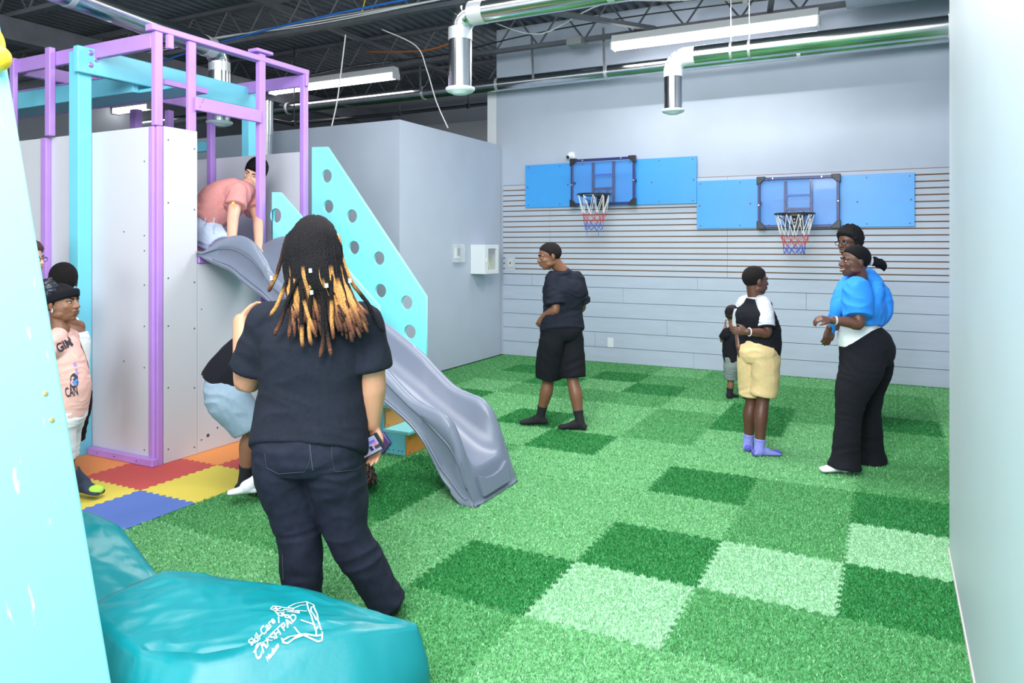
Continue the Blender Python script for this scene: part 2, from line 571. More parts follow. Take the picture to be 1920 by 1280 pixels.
# ------------------------------------------------------------------ bar joists under the deck
def joist(y, x0, x1, label, zb=4.28, zt=4.72):
    t = thing('bar_joist', (x0, y, zb), label, 'joist')
    MB().bar((x0, y, zt), (x1, y, zt), 0.09, 0.05).build('top_chord', M_steel, t)
    MB().bar((x0, y, zb), (x1, y, zb), 0.09, 0.05).build('bottom_chord', M_steel, t)
    x, k = x0 + 0.1, 0
    while x + 0.66 < x1:
        MB().tube([(x, y, zb), (x + 0.33, y, zt)], 0.013, 6).build('web_bar', M_steel, t)
        MB().tube([(x + 0.33, y, zt), (x + 0.66, y, zb)], 0.013, 6).build('web_bar', M_steel, t)
        x += 0.66; k += 1
    return t


joist(11.0, -12.9, -4.9, 'dark steel bar joist farthest back, over the far grey wall')
joist(9.0, -12.9, 0.6, 'dark steel bar joist carrying the lit strip lights near the back wall')
joist(7.0, -12.9, 0.6, 'dark steel bar joist with white cables clipped along its lower chord')
joist(5.0, -12.9, 0.25, 'dark steel bar joist crossing above the climbing frame')
joist(3.0, -12.9, 0.25, 'dark steel bar joist nearest the camera, at the top edge')
# a deep girder over the left of the hall
t = tag(MB().bar((-9.2, -3, 4.115), (-9.2, 12.3, 4.115), 0.2, 0.26).build('steel_girder', M_steel), 'deep dark steel girder crossing under the joists at the left', 'girder')
tag(MB().bar((-6.9, 3, 4.6), (-6.9, 12.3, 4.6), 0.06, 0.06).build('cross_brace', M_steel), 'thin dark brace running away under the deck above the climbing frame', 'brace')
tag(MB().bar((-4.1, 6.9, 4.27), (-2.6, 8.9, 4.27), 0.07, 0.05).build('cross_brace', M_steel), 'short slanting dark brace between two joists above the front duct', 'brace')
tag(MB().bar((-0.9, 7.4, 4.62), (-1.25, 9.0, 4.30), 0.06, 0.05).build('cross_brace', M_steel), 'slanting dark brace meeting the joist above the long lit strip light', 'brace')


def arc(c, r, a0, a1, e1, e2, n=8):
    c, e1, e2 = V(c), V(e1), V(e2)
    return [c + e1 * (r * math.cos(a0 + (a1 - a0) * i / n)) + e2 * (r * math.sin(a0 + (a1 - a0) * i / n)) for i in range(n + 1)]


def duct_run(name, label, far, corner, drop_z, r, tape, hang=(), seams=(), wrap=None):
    """horizontal round duct from far to corner, elbow, vertical drop with a round outlet"""
    far, corner = V(far), V(corner)
    d = (far - corner).normalized()
    t = thing(name, (corner.x, corner.y, drop_z), label, 'duct')
    R = r * 1.35
    st = corner + d * R
    MB().tube([st, far], r, 32).build('duct_pipe', M_duct, t); 
    shade_by_angle(t.children[-1].data, 0.7)
    # gored elbow: each gore is a short segment
    c = corner + d * R + V((0, 0, -R))
    pts = arc(c, R, math.pi / 2, math.pi, d, V((0, 0, 1)), 4)
    for i in range(4):
        e = 0.06
        a, b = pts[i], pts[i + 1]
        MB().tube([a + (a - b) * e, b + (b - a) * e], [r * (1.004 + 0.006 * (i % 2))] * 2, 28).build('elbow_gore', wrap or M_duct, t)
        shade_by_angle(t.children[-1].data, 0.7)
    v0 = corner + V((0, 0, -R))
    MB().tube([v0, V((corner.x, corner.y, drop_z))], r, 32).build('drop_pipe', M_duct, t)
    shade_by_angle(t.children[-1].data, 0.7)
    MB().tube([v0 + V((0, 0, 0.02)), v0 + V((0, 0, -0.07))], r * 1.035, 32).build('tape_band', tape, t, smooth=False)
    MB().tube([st - d * 0.02, st + d * 0.10], r * 1.035, 32).build('tape_band', tape, t)
    for s in seams:
        MB().tube([st + d * s, st + d * (s + 0.05)], r * 1.02, 32).build('tape_band', tape, t)
    MB().lathe([(r * 1.25, 0.0), (r * 1.28, -0.012), (r * 1.1, -0.03), (r * 0.7, -0.036), (r * 0.68, -0.045), (0.0, -0.05)], (corner.x, corner.y, drop_z), n=32).build('outlet_diffuser', M_cap, t, smooth=True)
    for h in hang:
        p = st + d * h
        MB().bar((p.x, p.y - r * 0.2, p.z + r), (p.x, p.y - r * 0.2, 4.3), 0.03, 0.004).build('hanger_strap', M_duct, t)
        MB().tube([(p.x - 0.012, p.y, p.z), (p.x + 0.012, p.y, p.z)], r * 1.03, 32).build('hanger_ring', M_tape, t)
    return t


duct_run('air_duct', 'large shiny round duct with a taped elbow and drop in the top centre', (1.2, 4.7, 3.30), (-2.848, 4.7, 3.30), 2.76, 0.086, M_tape, (1.9,), (1.05, 2.6))
duct_run('air_duct', 'shiny round duct with a white wrapped elbow above the second hoop', (0.46, 7.3, 3.465), (-1.936, 7.3, 3.465), 2.95, 0.090, M_tape_white, (0.45, 0.62), (), M_tape_white)
MB().tube([(0.44, 7.3, 3.465), (0.60, 7.3, 3.465)], 0.104, 24).build('end_collar', M_tape_white, [o for o in COL.objects if o.name.startswith('air_duct')][1])
duct_run('air_duct', 'round duct with a clear taped elbow dropping behind the climbing frame', (-5.40, 2.64, 3.49), (-5.84, 5.10, 3.49), 2.80, 0.098, M_tape, (1.2,), (1.55,))
# long straight duct in front of the back wall
t = thing('straight_duct', (-10.5, 9.2, 3.87), 'long straight shiny duct running along the back wall', 'duct')
MB().tube([(-12.6, 9.2, 3.87), (0.6, 9.2, 3.87)], 0.093, 32).build('duct_pipe', M_duct, t); shade_by_angle(t.children[-1].data, 0.7)
for x in (-8.9, -6.2, -4.95, -3.32, -0.95):
    MB().tube([(x - 0.02, 9.2, 3.87), (x + 0.02, 9.2, 3.87)], 0.098, 32).build('joint_band', M_tape if x < -1 else M_tape_white, t)
for x in (-6.2, -4.35, -3.32):
    MB().bar((x, 9.1, 3.87), (x, 9.06, 4.42), 0.035, 0.004).build('hanger_strap', M_duct, t)
t = thing('stub_duct', (-6.5, 6.3, 2.3), 'short shiny vertical duct behind the round outlet over the grey partition', 'duct')
MB().tube([(-6.62, 6.45, 2.9), (-6.62, 6.45, 3.3)], 0.10, 28).build('duct_pipe', M_duct, t); shade_by_angle(t.children[-1].data, 0.7)
MB().tube([(-6.62, 6.45, 2.3), (-6.62, 6.45, 2.92)], 0.085, 28).build('duct_pipe', M_duct, t); shade_by_angle(t.children[-1].data, 0.7)


# ------------------------------------------------------------------ strip lights
def strip_light(x0, x1, y, z, label):
    t = thing('strip_light', ((x0 + x1) / 2, y, z), label, 'light')
    MB().prism([(y - 0.09, z + 0.0), (y - 0.06, z + 0.09), (y + 0.06, z + 0.09), (y + 0.09, z + 0.0), (y + 0.085, z - 0.005), (y - 0.085, z - 0.005)], 'x', x0, x1).build('housing', M_fixture, t, bevel=0.004)
    MB().tube([(x0 + 0.03, y, z - 0.03), (x1 - 0.03, y, z - 0.03)], 0.066, 16).build('lit_tube', M_tube, t, smooth=True)
    for x in (x0, x1):
        MB().box((x - 0.012, y - 0.085, z - 0.095), (x + 0.012, y + 0.085, z + 0.0)).build('end_cap', M_fixture, t, bevel=0.004)
    for x in (x0 + 0.3, x1 - 0.3):
        MB().bar((x, y, z + 0.055), (x, y, 4.26), 0.012, 0.012).build('hanger', M_steel, t)


strip_light(-3.13, -0.71, 8.9, 4.15, 'long lit strip light nearest, above the hoops')
strip_light(-8.97, -6.50, 8.9, 4.14, 'lit strip light left of the big duct drop')
strip_light(-12.93, -11.95, 8.9, 4.15, 'lit strip light seen between the cyan beams at far left')


# ------------------------------------------------------------------ cables and pipes
def cable(pts, r, m, label, name='cable', cat='cable', group=None):
    P3 = [V(p) for p in pts]
    out = []
    for i in range(len(P3) - 1):
        p0, p1, p2, p3 = P3[max(i - 1, 0)], P3[i], P3[i + 1], P3[min(i + 2, len(P3) - 1)]
        for k in range(6):
            t_ = k / 6
            out.append(0.5 * ((2 * p1) + (p2 - p0) * t_ + (2 * p0 - 5 * p1 + 4 * p2 - p3) * t_ ** 2 + (3 * p1 - p0 - 3 * p2 + p3) * t_ ** 3))
    out.append(P3[-1])
    return tag(MB().tube(out, r, 6).build(name, m, None, smooth=True), label, cat, group)


M_cab_g = mat('grey_cable', (0.42, 0.43, 0.45), 0.6)
for k in range(3):
    cable([(-11, 6.93 - 0.01 * k, 4.36 + 0.03 * k), (-9, 6.93, 4.32 + 0.03 * k), (-7.9, 6.93, 4.36 - 0.01 * k), (-6.3, 6.93, 4.30 + 0.03 * k), (-4.3, 6.93, 4.33), (-2.9, 6.93, 4.36)], 0.008, M_cord_w if k < 2 else M_cab_g,
          ['white cable clipped along the joist, lowest of its three', 'white cable clipped along the joist, middle of its three', 'grey cable clipped along the joist, topmost of its three'][k], group='cables along the joist')
cable([(-8.95, 6.6, 4.04), (-8.5, 6.6, 4.06), (-7.4, 6.5, 4.12), (-5.9, 6.5, 4.20), (-4.3, 6.6, 4.26), (-3.6, 6.9, 4.3)], 0.013, mat('bright_blue_cable', (0.02, 0.15, 0.55), 0.5), 'bright blue cable slung below the joist')
cable([(-8.4, 8.7, 4.2), (-7.0, 8.6, 4.24), (-5.5, 8.6, 4.22), (-4.2, 8.6, 4.32), (-2.6, 8.6, 4.36), (-0.6, 8.7, 4.34)], 0.009, M_black, 'black cable sagging along the joist above the back duct')
cable([(-4.6, 8.5, 4.5), (-3.9, 8.4, 4.25), (-3.0, 8.3, 4.47), (-1.9, 8.5, 4.42), (-0.5, 8.6, 4.6)], 0.008, M_cord_w, 'loose pale cable looping above the back duct')
cable([(-6.9, 8.7, 4.45), (-5.8, 8.65, 4.33), (-5.15, 8.6, 4.42)], 0.012, mat('orange_cable', (0.55, 0.16, 0.03), 0.6), 'orange cable above the strip light')
cable([(-5.35, 6.93, 4.7), (-5.45, 6.9, 4.55), (-5.55, 6.93, 4.35)], 0.008, mat('yellow_cable', (0.75, 0.55, 0.05), 0.6), 'short yellow cable hanging at the joist')
cable([(-2.0, 8.5, 4.65), (-1.9, 8.6, 4.5), (-1.55, 8.7, 4.4), (-1.45, 8.6, 4.35)], 0.03, mat('pale_hose', (0.55, 0.54, 0.5), 0.7), 'thick pale flexible hose behind the long strip light', 'hose', 'hose')
cable([at(648, 65, 8.7), at(640, 130, 8.7), at(632, 190, 8.6), at(622, 236, 8.4)], 0.008, M_cord_w, 'white cord hanging left of the big duct drop down to the partition')
cable([at(716, 55, 9.2), at(780, 86, 9.2), at(800, 130, 9.2), at(818, 190, 9.2), at(840, 240, 9.2)], 0.008, M_cord_w, 'white cord hanging beside the big duct drop behind the partition')
t = thing('sprinkler_pipe', (-8, 8.6, 3.6), 'thin black pipe hung above the grey partition', 'pipe')
pp = [at(500, 223, 11.5), at(545, 232, 11.5), at(750, 212, 12.0), at(930, 193, 12.6)]
MB().tube(pp, 0.028, 8).build('pipe', M_black, t)
for q in (pp[1].lerp(pp[2], 0.03), pp[2], pp[2].lerp(pp[3], 0.7)):
    MB().tube([q + V((0, 0, -0.03)), V((q.x, q.y, DECK_Z))], 0.01, 6).build('hanger', M_black, t)
    MB().tube([q + V((-0.03, 0, 0)), q + V((0.03, 0, 0))], 0.042, 10).build('clamp', M_black, t)
t = thing('junction_box', (0.2, 8.3, 4.3), 'grey metal duct box hanging in the top right corner', 'box')
MB().box((-0.42, 8.0, 4.14), (0.58, 8.75, 4.62)).build('box_body', mat('galvanised_box', (0.30, 0.36, 0.42), 0.35, metal=0.6, var=0.1), t, bevel=0.01)
MB().box((-0.36, 7.99, 4.2), (-0.02, 8.001, 4.55)).build('access_plate', mat('box_plate', (0.36, 0.44, 0.5), 0.35, metal=0.5), t, bevel=0.004)
MB().bar((-0.26, 7.985, 4.42), (-0.1, 7.985, 4.42), 0.01, 0.02).build('handle', M_steel, t)
tag(MB().box((-3.76, 8.86, 4.2), (-3.55, 9.1, 4.3)).build('conduit_box', mat('conduit_grey', (0.3, 0.31, 0.32), 0.5), None, bevel=0.006), 'small grey conduit box fixed under the joist', 'box')
# ------------------------------------------------------------------ climbing frame
FX = -4.69            # outer face of the frame towards the turf
play = thing('play_structure', (FX - 0.8, 3.53, 0), 'tall lilac and cyan play structure with white panels', 'play structure')


def pbox(name, lo, hi, m, bevel=0.008, parent=None):
    return MB().box(lo, hi).build(name, m, parent or play, bevel=bevel)


def screw_x(x, y, z, r=0.006, parent=None):
    MB().lathe([(r, 0), (r, 0.002), (r * 0.5, 0.003)], (x, y, z), (1, 0, 0), 10).build('screw', M_screw, parent)


def screw_y(x, y, z, r=0.006, parent=None, m=None):
    MB().lathe([(r, 0), (r, 0.002), (r * 0.5, 0.003)], (x, y, z), (0, -1, 0), 10).build('screw', m or M_screw, parent)


ZT = 3.19
# white panels
front = pbox('front_panel', (-8.6, 3.545, 0.002), (FX - 0.05, 3.565, 2.45), M_white_panel, 0.002)
side = pbox('side_panel', (FX - 0.018, 3.60, 0.004), (FX, 3.888, 2.455), M_white_panel, 0.002)
low = pbox('side_panel', (FX - 0.022, 3.894, 0.004), (FX - 0.004, 4.98, 1.45), M_white_panel, 0.002)
pbox('back_panel', (-8.6, 5.05, 0.003), (FX - 0.06, 5.07, 2.435), M_white_panel, 0.002)
for z in (0.1, 0.55, 1.0, 1.35, 1.9, 2.36):
    screw_x(FX, 3.635, z, parent=side)
    screw_x(FX, 3.862, z - 0.04, parent=side)
for y, z, r in ((3.99, 0.12, 0.014), (4.08, 0.16, 0.007), (4.2, 0.13, 0.007), (3.93, 0.1, 0.006), (3.93, 0.6, 0.005), (3.93, 1.1, 0.005)):
    screw_x(FX - 0.004, y, z, r, parent=low)
for z in (0.1, 0.7, 1.0, 1.3, 1.55, 1.66, 2.2):
    screw_y(-4.83, 3.545, z, parent=front)
    screw_y(-5.06, 3.545, z + 0.03, parent=front) if z in (0.7, 1.66) else None
# floor sill and short front post
sill = pbox('floor_sill', (-5.42, 3.495, 0.002), (FX + 0.012, 3.545, 0.06), M_purple)
for x in (-5.3, -5.1, -4.85): screw_y(x, 3.495, 0.03, 0.005, parent=sill)
pbox('corner_post', (FX - 0.075, 3.525, 0.0), (FX - 0.02, 3.60, 2.45), M_purple, 0.012)
pbox('corner_strip', (FX - 0.019, 3.545, 0.0), (FX + 0.003, 3.592, 2.45), M_purple, 0.006)
pbox('post', (-6.025, 3.50, 0.0), (-5.95, 3.545, 2.445), M_purple)
# upper lilac frame
pbox('post', (FX - 0.05, 3.53, 2.452), (FX + 0.003, 3.592, 3.13), M_purple)                         # corner
pbox('top_cap', (FX - 0.075, 3.50, 3.13), (FX + 0.008, 5.10, 3.178), M_purple)                   # long rail running away
pbox('post', (FX - 0.04, 3.815, 2.452), (FX - 0.002, 3.885, 3.13), M_purple)
pbox('post', (FX - 0.05, 4.512, 0.0), (FX + 0.005, 4.577, 3.20), M_purple)
pbox('post_cap', (FX - 0.085, 4.46, 3.20), (FX + 0.03, 4.64, 3.23), M_purple)
pbox('post', (FX - 0.05, 5.03, 0.0), (FX + 0.005, 5.09, 3.13), M_purple)
r = pbox('guard_rail', (FX - 0.002, 3.86, 2.61), (FX + 0.028, 4.512, 2.715), M_purple)
for y in (3.87, 3.90, 3.89): screw_x(FX + 0.028, y + 0.02, 2.62 + (y - 3.86) * 2, 0.004, parent=r)
pbox('end_rail', (-5.9, 5.035, 3.02), (FX + 0.03, 5.07, 3.13), M_purple)
pbox('front_rail', (-6.45, 3.53, 3.01), (FX - 0.05, 3.575, 3.125), M_purple)
pbox('rail_end', (FX - 0.01, 3.615, 3.02), (FX + 0.035, 3.66, 3.125), M_purple)
pbox('post', (-5.935, 3.48, 2.452), (-5.868, 3.53, 3.15), M_purple)
pbox('post', (-6.455, 3.50, 2.452), (-6.395, 3.54, 3.13), M_purple)
pbox('side_rail', (-6.44, 3.6, 3.00), (-6.39, 5.2, 3.11), M_purple)
pbox('post', (-6.51, 5.0, 2.43), (-6.44, 5.06, 2.95), M_purple)
pbox('post', (-5.885, 4.985, 1.5), (-5.825, 5.045, 2.95), M_purple)
pbox('post', (-7.02, 4.98, 2.43), (-6.92, 5.06, 3.0), M_purple)
# deck with its lilac edge
pbox('deck_edge', (FX - 0.012, 3.895, 1.452), (FX + 0.014, 4.508, 1.525), M_purple)
pbox('deck_edge', (FX - 0.012, 4.58, 1.43), (FX + 0.014, 5.025, 1.515), M_purple)
pbox('deck_board', (-6.4, 3.57, 1.46), (FX - 0.015, 5.05, 1.50), M_purple_dark, 0.004)
# cyan post with a bolted beam, far post, hanging trough
cp = pbox('cyan_post', (-5.552, 3.435, 0.0), (-5.432, 3.543, 3.06), M_cyan)
cb = pbox('cyan_beam', (-5.445, 3.40, 2.885), (-5.385, 5.21, 3.085), M_cyan, 0.01)
for y, z in ((3.50, 3.045), (3.545, 3.005), (3.50, 2.955)):
    MB().lathe([(0.019, 0), (0.020, 0.005), (0.015, 0.009), (0.009, 0.009), (0.009, 0.015), (0.005, 0.017)], (-5.385, y, z), (1, 0, 0), 16).build('bolt', M_bolt, cb, smooth=False)
pbox('cyan_post', (-5.53, 5.09, 0.0), (-5.43, 5.20, 3.0), M_cyan)
pbox('cyan_trough_side', (-8.4, 3.90, 2.83), (-5.452, 3.95, 2.98), M_cyan, 0.006)
pbox('trough_edge', (-8.4, 3.895, 2.98), (-5.452, 3.955, 2.992), M_purple, 0.002)
pbox('cyan_trough_base', (-8.4, 3.952, 2.832), (-5.00, 4.20, 2.86), M_cyan, 0.004)
pbox('trough_edge', (-8.4, 4.20, 2.828), (-5.00, 4.225, 2.872), M_purple, 0.004)
pbox('trough_edge', (-5.00, 3.82, 2.828), (-4.965, 4.225, 2.872), M_purple, 0.004)
pbox('cyan_trough_side', (-8.4, 4.165, 2.86), (-5.452, 4.20, 2.97), M_cyan, 0.006)
pbox('cyan_rung', (-7.6, 4.9, 2.56), (-7.55, 8.2, 2.62), M_cyan, 0.004)
pbox('back_rail', (-6.7, 5.09, 2.52), (-5.96, 5.13, 2.62), M_cyan, 0.004)

# ------------------------------------------------------------------ stairs with perforated side boards
stairs = thing('play_stairs', (-3.9, 4.84, 0), 'cyan stairs with orange risers and perforated cyan side boards', 'stairs')


def side_board(poly, holes, y, th):
    me = plate_with_holes('side_board', poly, holes, th, 0.004)
    me.transform(Matrix.Translation(V((0, y + th / 2, 0))) @ Matrix.Rotation(math.pi / 2, 4, 'X'))
    return link_mesh('side_board', me, M_cyan_light, stairs)


def hole(px, py, y, r=0.062):
    u = (px - 960) / FPX
    D = y / (_c + u * _s)
    p = at(px, py, D)
    return (p.x, p.z, r)


yn, yf = 4.60, 5.12
far_holes = [hole(px, py, yf) for px, py in ((612, 330), (615, 387), (659, 405), (663, 464), (710, 484), (713, 545), (762, 567), (768, 622))]
far_holes = [h for h in far_holes if h[1] < 2.43]
side_board([(-4.675, 2.48), (-4.50, 2.47), (-3.44, 1.165), (-3.44, 0.002), (-4.675, 0.002)][::-1], far_holes, yf, 0.03)
near_holes = [hole(px, py, yn) for px, py in ((517, 404), (524, 462), (567, 480), (572, 540), (616, 560), (664, 582), (664, 638))]
side_board([(-4.64, 2.035), (-4.555, 2.03), (-3.53, 1.12), (-3.53, 0.5), (-3.9, 0.30), (-4.64, 0.30)][::-1], near_holes, yn, 0.03)
ns = 7
run = 0.198
for k in range(ns):
    z1 = 1.44 * (k + 1) / (ns + 0.5) * 0.98
    xe = -3.24 - run * k
    z0 = 1.44 * k / (ns + 0.5) * 0.98
    tr = pbox('tread', (xe - run - 0.02, 4.56, z1 - 0.03), (xe + 0.025, 5.10, z1), M_cyan_light, 0.008, stairs)
    rs = pbox('riser', (xe - 0.02, 4.575, z0 + 0.001), (xe, 5.09, z1 - 0.03), M_orange, 0.003, stairs)
    for y, z in ((4.61, z0 + 0.02), (4.61, z1 - 0.06)): screw_x(xe, y, z, 0.005, rs)
    sp = pbox('side_cheek', (xe - run, 4.565, z0 + 0.001 if k == 0 else z0 - 0.12), (xe - 0.012, 4.59, z1 - 0.03), M_cyan, 0.003, stairs)
    if k == 0:
        for x in (0.04, 0.07, 0.12, 0.16): screw_y(xe - x, 4.565, 0.035, 0.005, sp)
MB().prism([(-3.52, 0.155), (-3.44, 0.16), (-3.37, 0.09), (-3.44, 0.005), (-3.52, 0.005)], 'y', 4.535, 4.562).build('violet_bracket', M_purple_dark, stairs, bevel=0.006)

# ------------------------------------------------------------------ slide
near = [(-4.672, 1.545), (-4.60, 1.545), (-4.52, 1.585), (-4.417, 1.635), (-4.30, 1.66), (-4.197, 1.655), (-4.091, 1.605), (-3.986, 1.49), (-3.883, 1.36), (-3.6, 1.20), (-3.3, 1.03), (-2.98, 0.835), (-2.855, 0.735), (-2.713, 0.625), (-2.60, 0.58), (-2.488, 0.55), (-2.425, 0.505), (-2.385, 0.44), (-2.34, 0.33), (-2.30, 0.20), (-2.265, 0.10), (-2.235, 0.012)]
bed = [(-4.672, 1.53), (-4.60, 1.522), (-4.52, 1.505), (-4.417, 1.47), (-4.30, 1.40), (-4.197, 1.33), (-4.091, 1.26), (-3.986, 1.20), (-3.883, 1.13), (-3.6, 0.95), (-3.3, 0.77), (-2.98, 0.575), (-2.855, 0.49), (-2.713, 0.41), (-2.60, 0.345), (-2.488, 0.275), (-2.425, 0.24), (-2.385, 0.222), (-2.34, 0.208), (-2.30, 0.20), (-2.265, 0.10), (-2.235, 0.012)]
lowe = [(-4.672, 1.522), (-4.60, 1.49), (-4.52, 1.46), (-4.417, 1.43), (-4.30, 1.39), (-4.197, 1.325), (-4.091, 1.265), (-3.986, 1.215), (-3.883, 1.15), (-3.6, 0.975), (-3.3, 0.79), (-2.98, 0.60), (-2.855, 0.53), (-2.713, 0.44), (-2.60, 0.325), (-2.488, 0.15), (-2.425, 0.085), (-2.385, 0.045), (-2.34, 0.01), (-2.31, 0.006), (-2.28, 0.004), (-2.24, 0.004)]


def interp_curve(c, n):
    c = np.array(c); t = np.linspace(0, len(c) - 1, n)
    i = np.clip(np.floor(t).astype(int), 0, len(c) - 2); f = (t - i)[:, None]
    p0, p1, p2, p3 = c[np.maximum(i - 1, 0)], c[i], c[i + 1], c[np.minimum(i + 2, len(c) - 1)]
    return 0.5 * (2 * p1 + (p2 - p0) * f + (2 * p0 - 5 * p1 + 4 * p2 - p3) * f ** 2 + (3 * p1 - p0 - 3 * p2 + p3) * f ** 3)


NS = 130
nr, bd, lo_ = interp_curve(near, NS), interp_curve(bed, NS), interp_curve(lowe, NS)
yc, hw = 4.135, 0.225
vs, fs = [], []
prof_n = None
for i in range(NS):
    zr, zb, zl = nr[i][1], bd[i][1], lo_[i][1]
    x = nr[i][0]
    flare = 0.03 if i > NS - 30 else 0.0
    d = max(zr - zb, 0.004)
    ring = [(-hw - 0.045 - flare * 0.3, zl), (-hw - 0.052, zl + 0.02 * min(1, (zr - zl) / 0.1)), (-hw - 0.040, zl + 0.035 * min(1, (zr - zl) / 0.1)), (-hw - 0.040, zl + 0.30 * (zr - zl) + 0.01), (-hw - 0.040, zl + 0.62 * (zr - zl)),
            (-hw - 0.055, zl + 0.68 * (zr - zl)), (-hw - 0.055, zr - 0.25 * d), (-hw - 0.045, zr - 0.06 * d), (-hw - 0.02, zr), (-hw + 0.005, zr - 0.05 * d), (-hw + 0.02, zr - 0.22 * d), (-hw + 0.045, zb + 0.40 * d), (-hw + 0.085, zb + 0.14 * d), (-hw + 0.14, zb + 0.03 * d), (0, zb)]
    full = ring + [(-a, b) for a, b in ring[-2::-1]]
    # underside, back to the start
    full += [(hw + 0.02, zl + 0.004), (hw - 0.08, zl + 0.5 * min(max(zb - zl, 0.0), 1) - 0.012), (0, zb - 0.014 if zb - 0.014 > 0.002 else 0.002), (-hw + 0.08, zl + 0.5 * min(max(zb - zl, 0.0), 1) - 0.012), (-hw - 0.02, zl + 0.004)]
    prof_n = len(full)
    xs_ = x
    for a, b in full:
        vs.append((xs_ if not (i == NS - 1) else xs_ + 0.012, yc + a, max(b, 0.002)))
for i in range(NS - 1):
    for k in range(prof_n):
        k2 = (k + 1) % prof_n
        fs.append((i * prof_n + k, i * prof_n + k2, (i + 1) * prof_n + k2, (i + 1) * prof_n + k))
fs.append(tuple(range(prof_n)))
fs.append(tuple((NS - 1) * prof_n + k for k in range(prof_n)))
slide = thing('slide', (-2.3, yc, 0), 'grey plastic wavy slide curving down from the climbing frame to the turf', 'slide')
so = MB().add(vs, fs).build('chute', M_slide, slide, smooth=True)
shade_by_angle(so.data, 0.9)
for q_, o_ in ((0.13, 0.043), (0.60, 0.043)):
    pts = [(lo_[i][0], yc - hw - o_, lo_[i][1] + q_ * (nr[i][1] - lo_[i][1]) + 0.012) for i in range(14, NS - 9, 2)]
    MB().tube(pts, 0.007, 8).build('side_rib', M_slide, slide, smooth=True)
# embossed front plate on the toe of the slide
MB().prism([(yc - 0.17, 0.03), (yc + 0.17, 0.03), (yc + 0.185, 0.165), (yc + 0.1, 0.13), (yc, 0.12), (yc - 0.1, 0.13), (yc - 0.185, 0.165)], 'x', -2.29, -2.24).build('toe_plate', M_slide, slide, bevel=0.005)
tp = slide.children[-1]
sh = Matrix.Translation(V((-2.262, 0, 0.1)) - wloc(slide)) @ Matrix.Rotation(math.radians(-19), 4, 'Y') @ Matrix.Translation(-(V((-2.262, 0, 0.1)) - wloc(slide)))
tp.data.transform(sh)
MB().lathe([(0.012, 0), (0.012, 0.004), (0.006, 0.006)], (FX + 0.02, 3.99, 1.49), (1, 0, 0), 10).build('fixing_bolt', M_screw, slide)

# ------------------------------------------------------------------ leaning climbing board at the left
cw = thing('climbing_board', (-2.0, 0.4, 0), 'scratched pale cyan leaning climbing board close at the left edge', 'climbing board')
M_board = mat('pale_cyan_board', (0.25, 0.68, 0.74), 0.4)
nt = M_board.node_tree
tcn = nt.nodes.new('ShaderNodeTexCoord'); mpn = nt.nodes.new('ShaderNodeMapping')
mpn.inputs['Rotation'].default_value = (0.75, 0, 0); mpn.inputs['Scale'].default_value = (1, 3.0, 0.7)
n1 = nt.nodes.new('ShaderNodeTexNoise'); n1.inputs['Scale'].default_value = 9; n1.inputs['Detail'].default_value = 8
rp = nt.nodes.new('ShaderNodeValToRGB')
rp.color_ramp.elements[0].position = 0.66; rp.color_ramp.elements[0].color = (0.25, 0.68, 0.74, 1)
rp.color_ramp.elements[1].position = 0.72; rp.color_ramp.elements[1].color = (0.72, 0.74, 0.70, 1)
nt.links.new(tcn.outputs['Object'], mpn.inputs[0]); nt.links.new(mpn.outputs[0], n1.inputs['Vector'])
nt.links.new(n1.outputs[0], rp.inputs[0]); nt.links.new(rp.outputs[0], nt.nodes['Principled BSDF'].inputs['Base Color'])
b0, b1 = V((-1.965, 1.4, 0.0)), V((-2.72, 1.4, 2.65))
sl = (b1 - b0).normalized(); nrm = V((sl.z, 0, -sl.x))
o = MB().add([b0, b0 + V((0, -2.4, 0)), b1 + V((0, -2.4, 0)), b1, b0 - nrm * 0.05, b0 + V((0, -2.4, 0)) - nrm * 0.05, b1 + V((0, -2.4, 0)) - nrm * 0.05, b1 - nrm * 0.05],
             [(0, 1, 2, 3), (7, 6, 5, 4), (0, 4, 5, 1), (1, 5, 6, 2), (2, 6, 7, 3), (3, 7, 4, 0)]).build('board', M_board, cw, bevel=0.012, seg=3)
for y, f in ((1.345, 0.429), (1.351, 0.399), (0.9, 0.7), (0.7, 0.3)):
    MB().lathe([(0.008, 0), (0.008, 0.002), (0.004, 0.003)], b0 + sl * (2.755 * f) + V((0, y - 1.4, 0)), nrm, 12).build('insert_nut', mat('brass_nut', (0.7, 0.55, 0.25), 0.35, metal=0.8), cw)
hb = b0 + sl * 2.315 + V((0, -0.055, 0))
MB().ball(hb + nrm * 0.028, (0.040, 0.034, 0.070), (nrm, V((0, 1, 0)), sl), 20, 14).ball(hb + nrm * 0.04 - sl * 0.05, (0.040, 0.042, 0.042), (nrm, V((0, 1, 0)), sl), 20, 14).build('yellow_hold', mat('yellow_hold', (0.9, 0.55, 0.03), 0.45, bump=0.2, bscale=60), cw, smooth=True)
bk = V((-2.95, 1.36, 0))
MB().bar(bk, b1 - nrm * 0.05 + V((0, -0.06, -0.05)), 0.09, 0.04).build('rear_strut', M_cyan, cw, bevel=0.005)
MB().bar(bk + V((0, -2.2, 0)), b1 - nrm * 0.05 + V((0, -2.26, -0.05)), 0.09, 0.04).build('rear_strut', M_cyan, cw, bevel=0.005)
# ------------------------------------------------------------------ crash pads
def smooth_closed(pts, n):
    """closed curve through corner points with slightly rounded corners"""
    pts = np.array(pts, float)
    m = len(pts); out = []
    for i in range(m):
        a, b = pts[i], pts[(i + 1) % m]
        for k in range(n):
            out.append(a + (b - a) * k / n)
    out = np.array(out)
    for _ in range(2):
        out = 0.25 * np.roll(out, 1, 0) + 0.5 * out + 0.25 * np.roll(out, -1, 0)
    return out


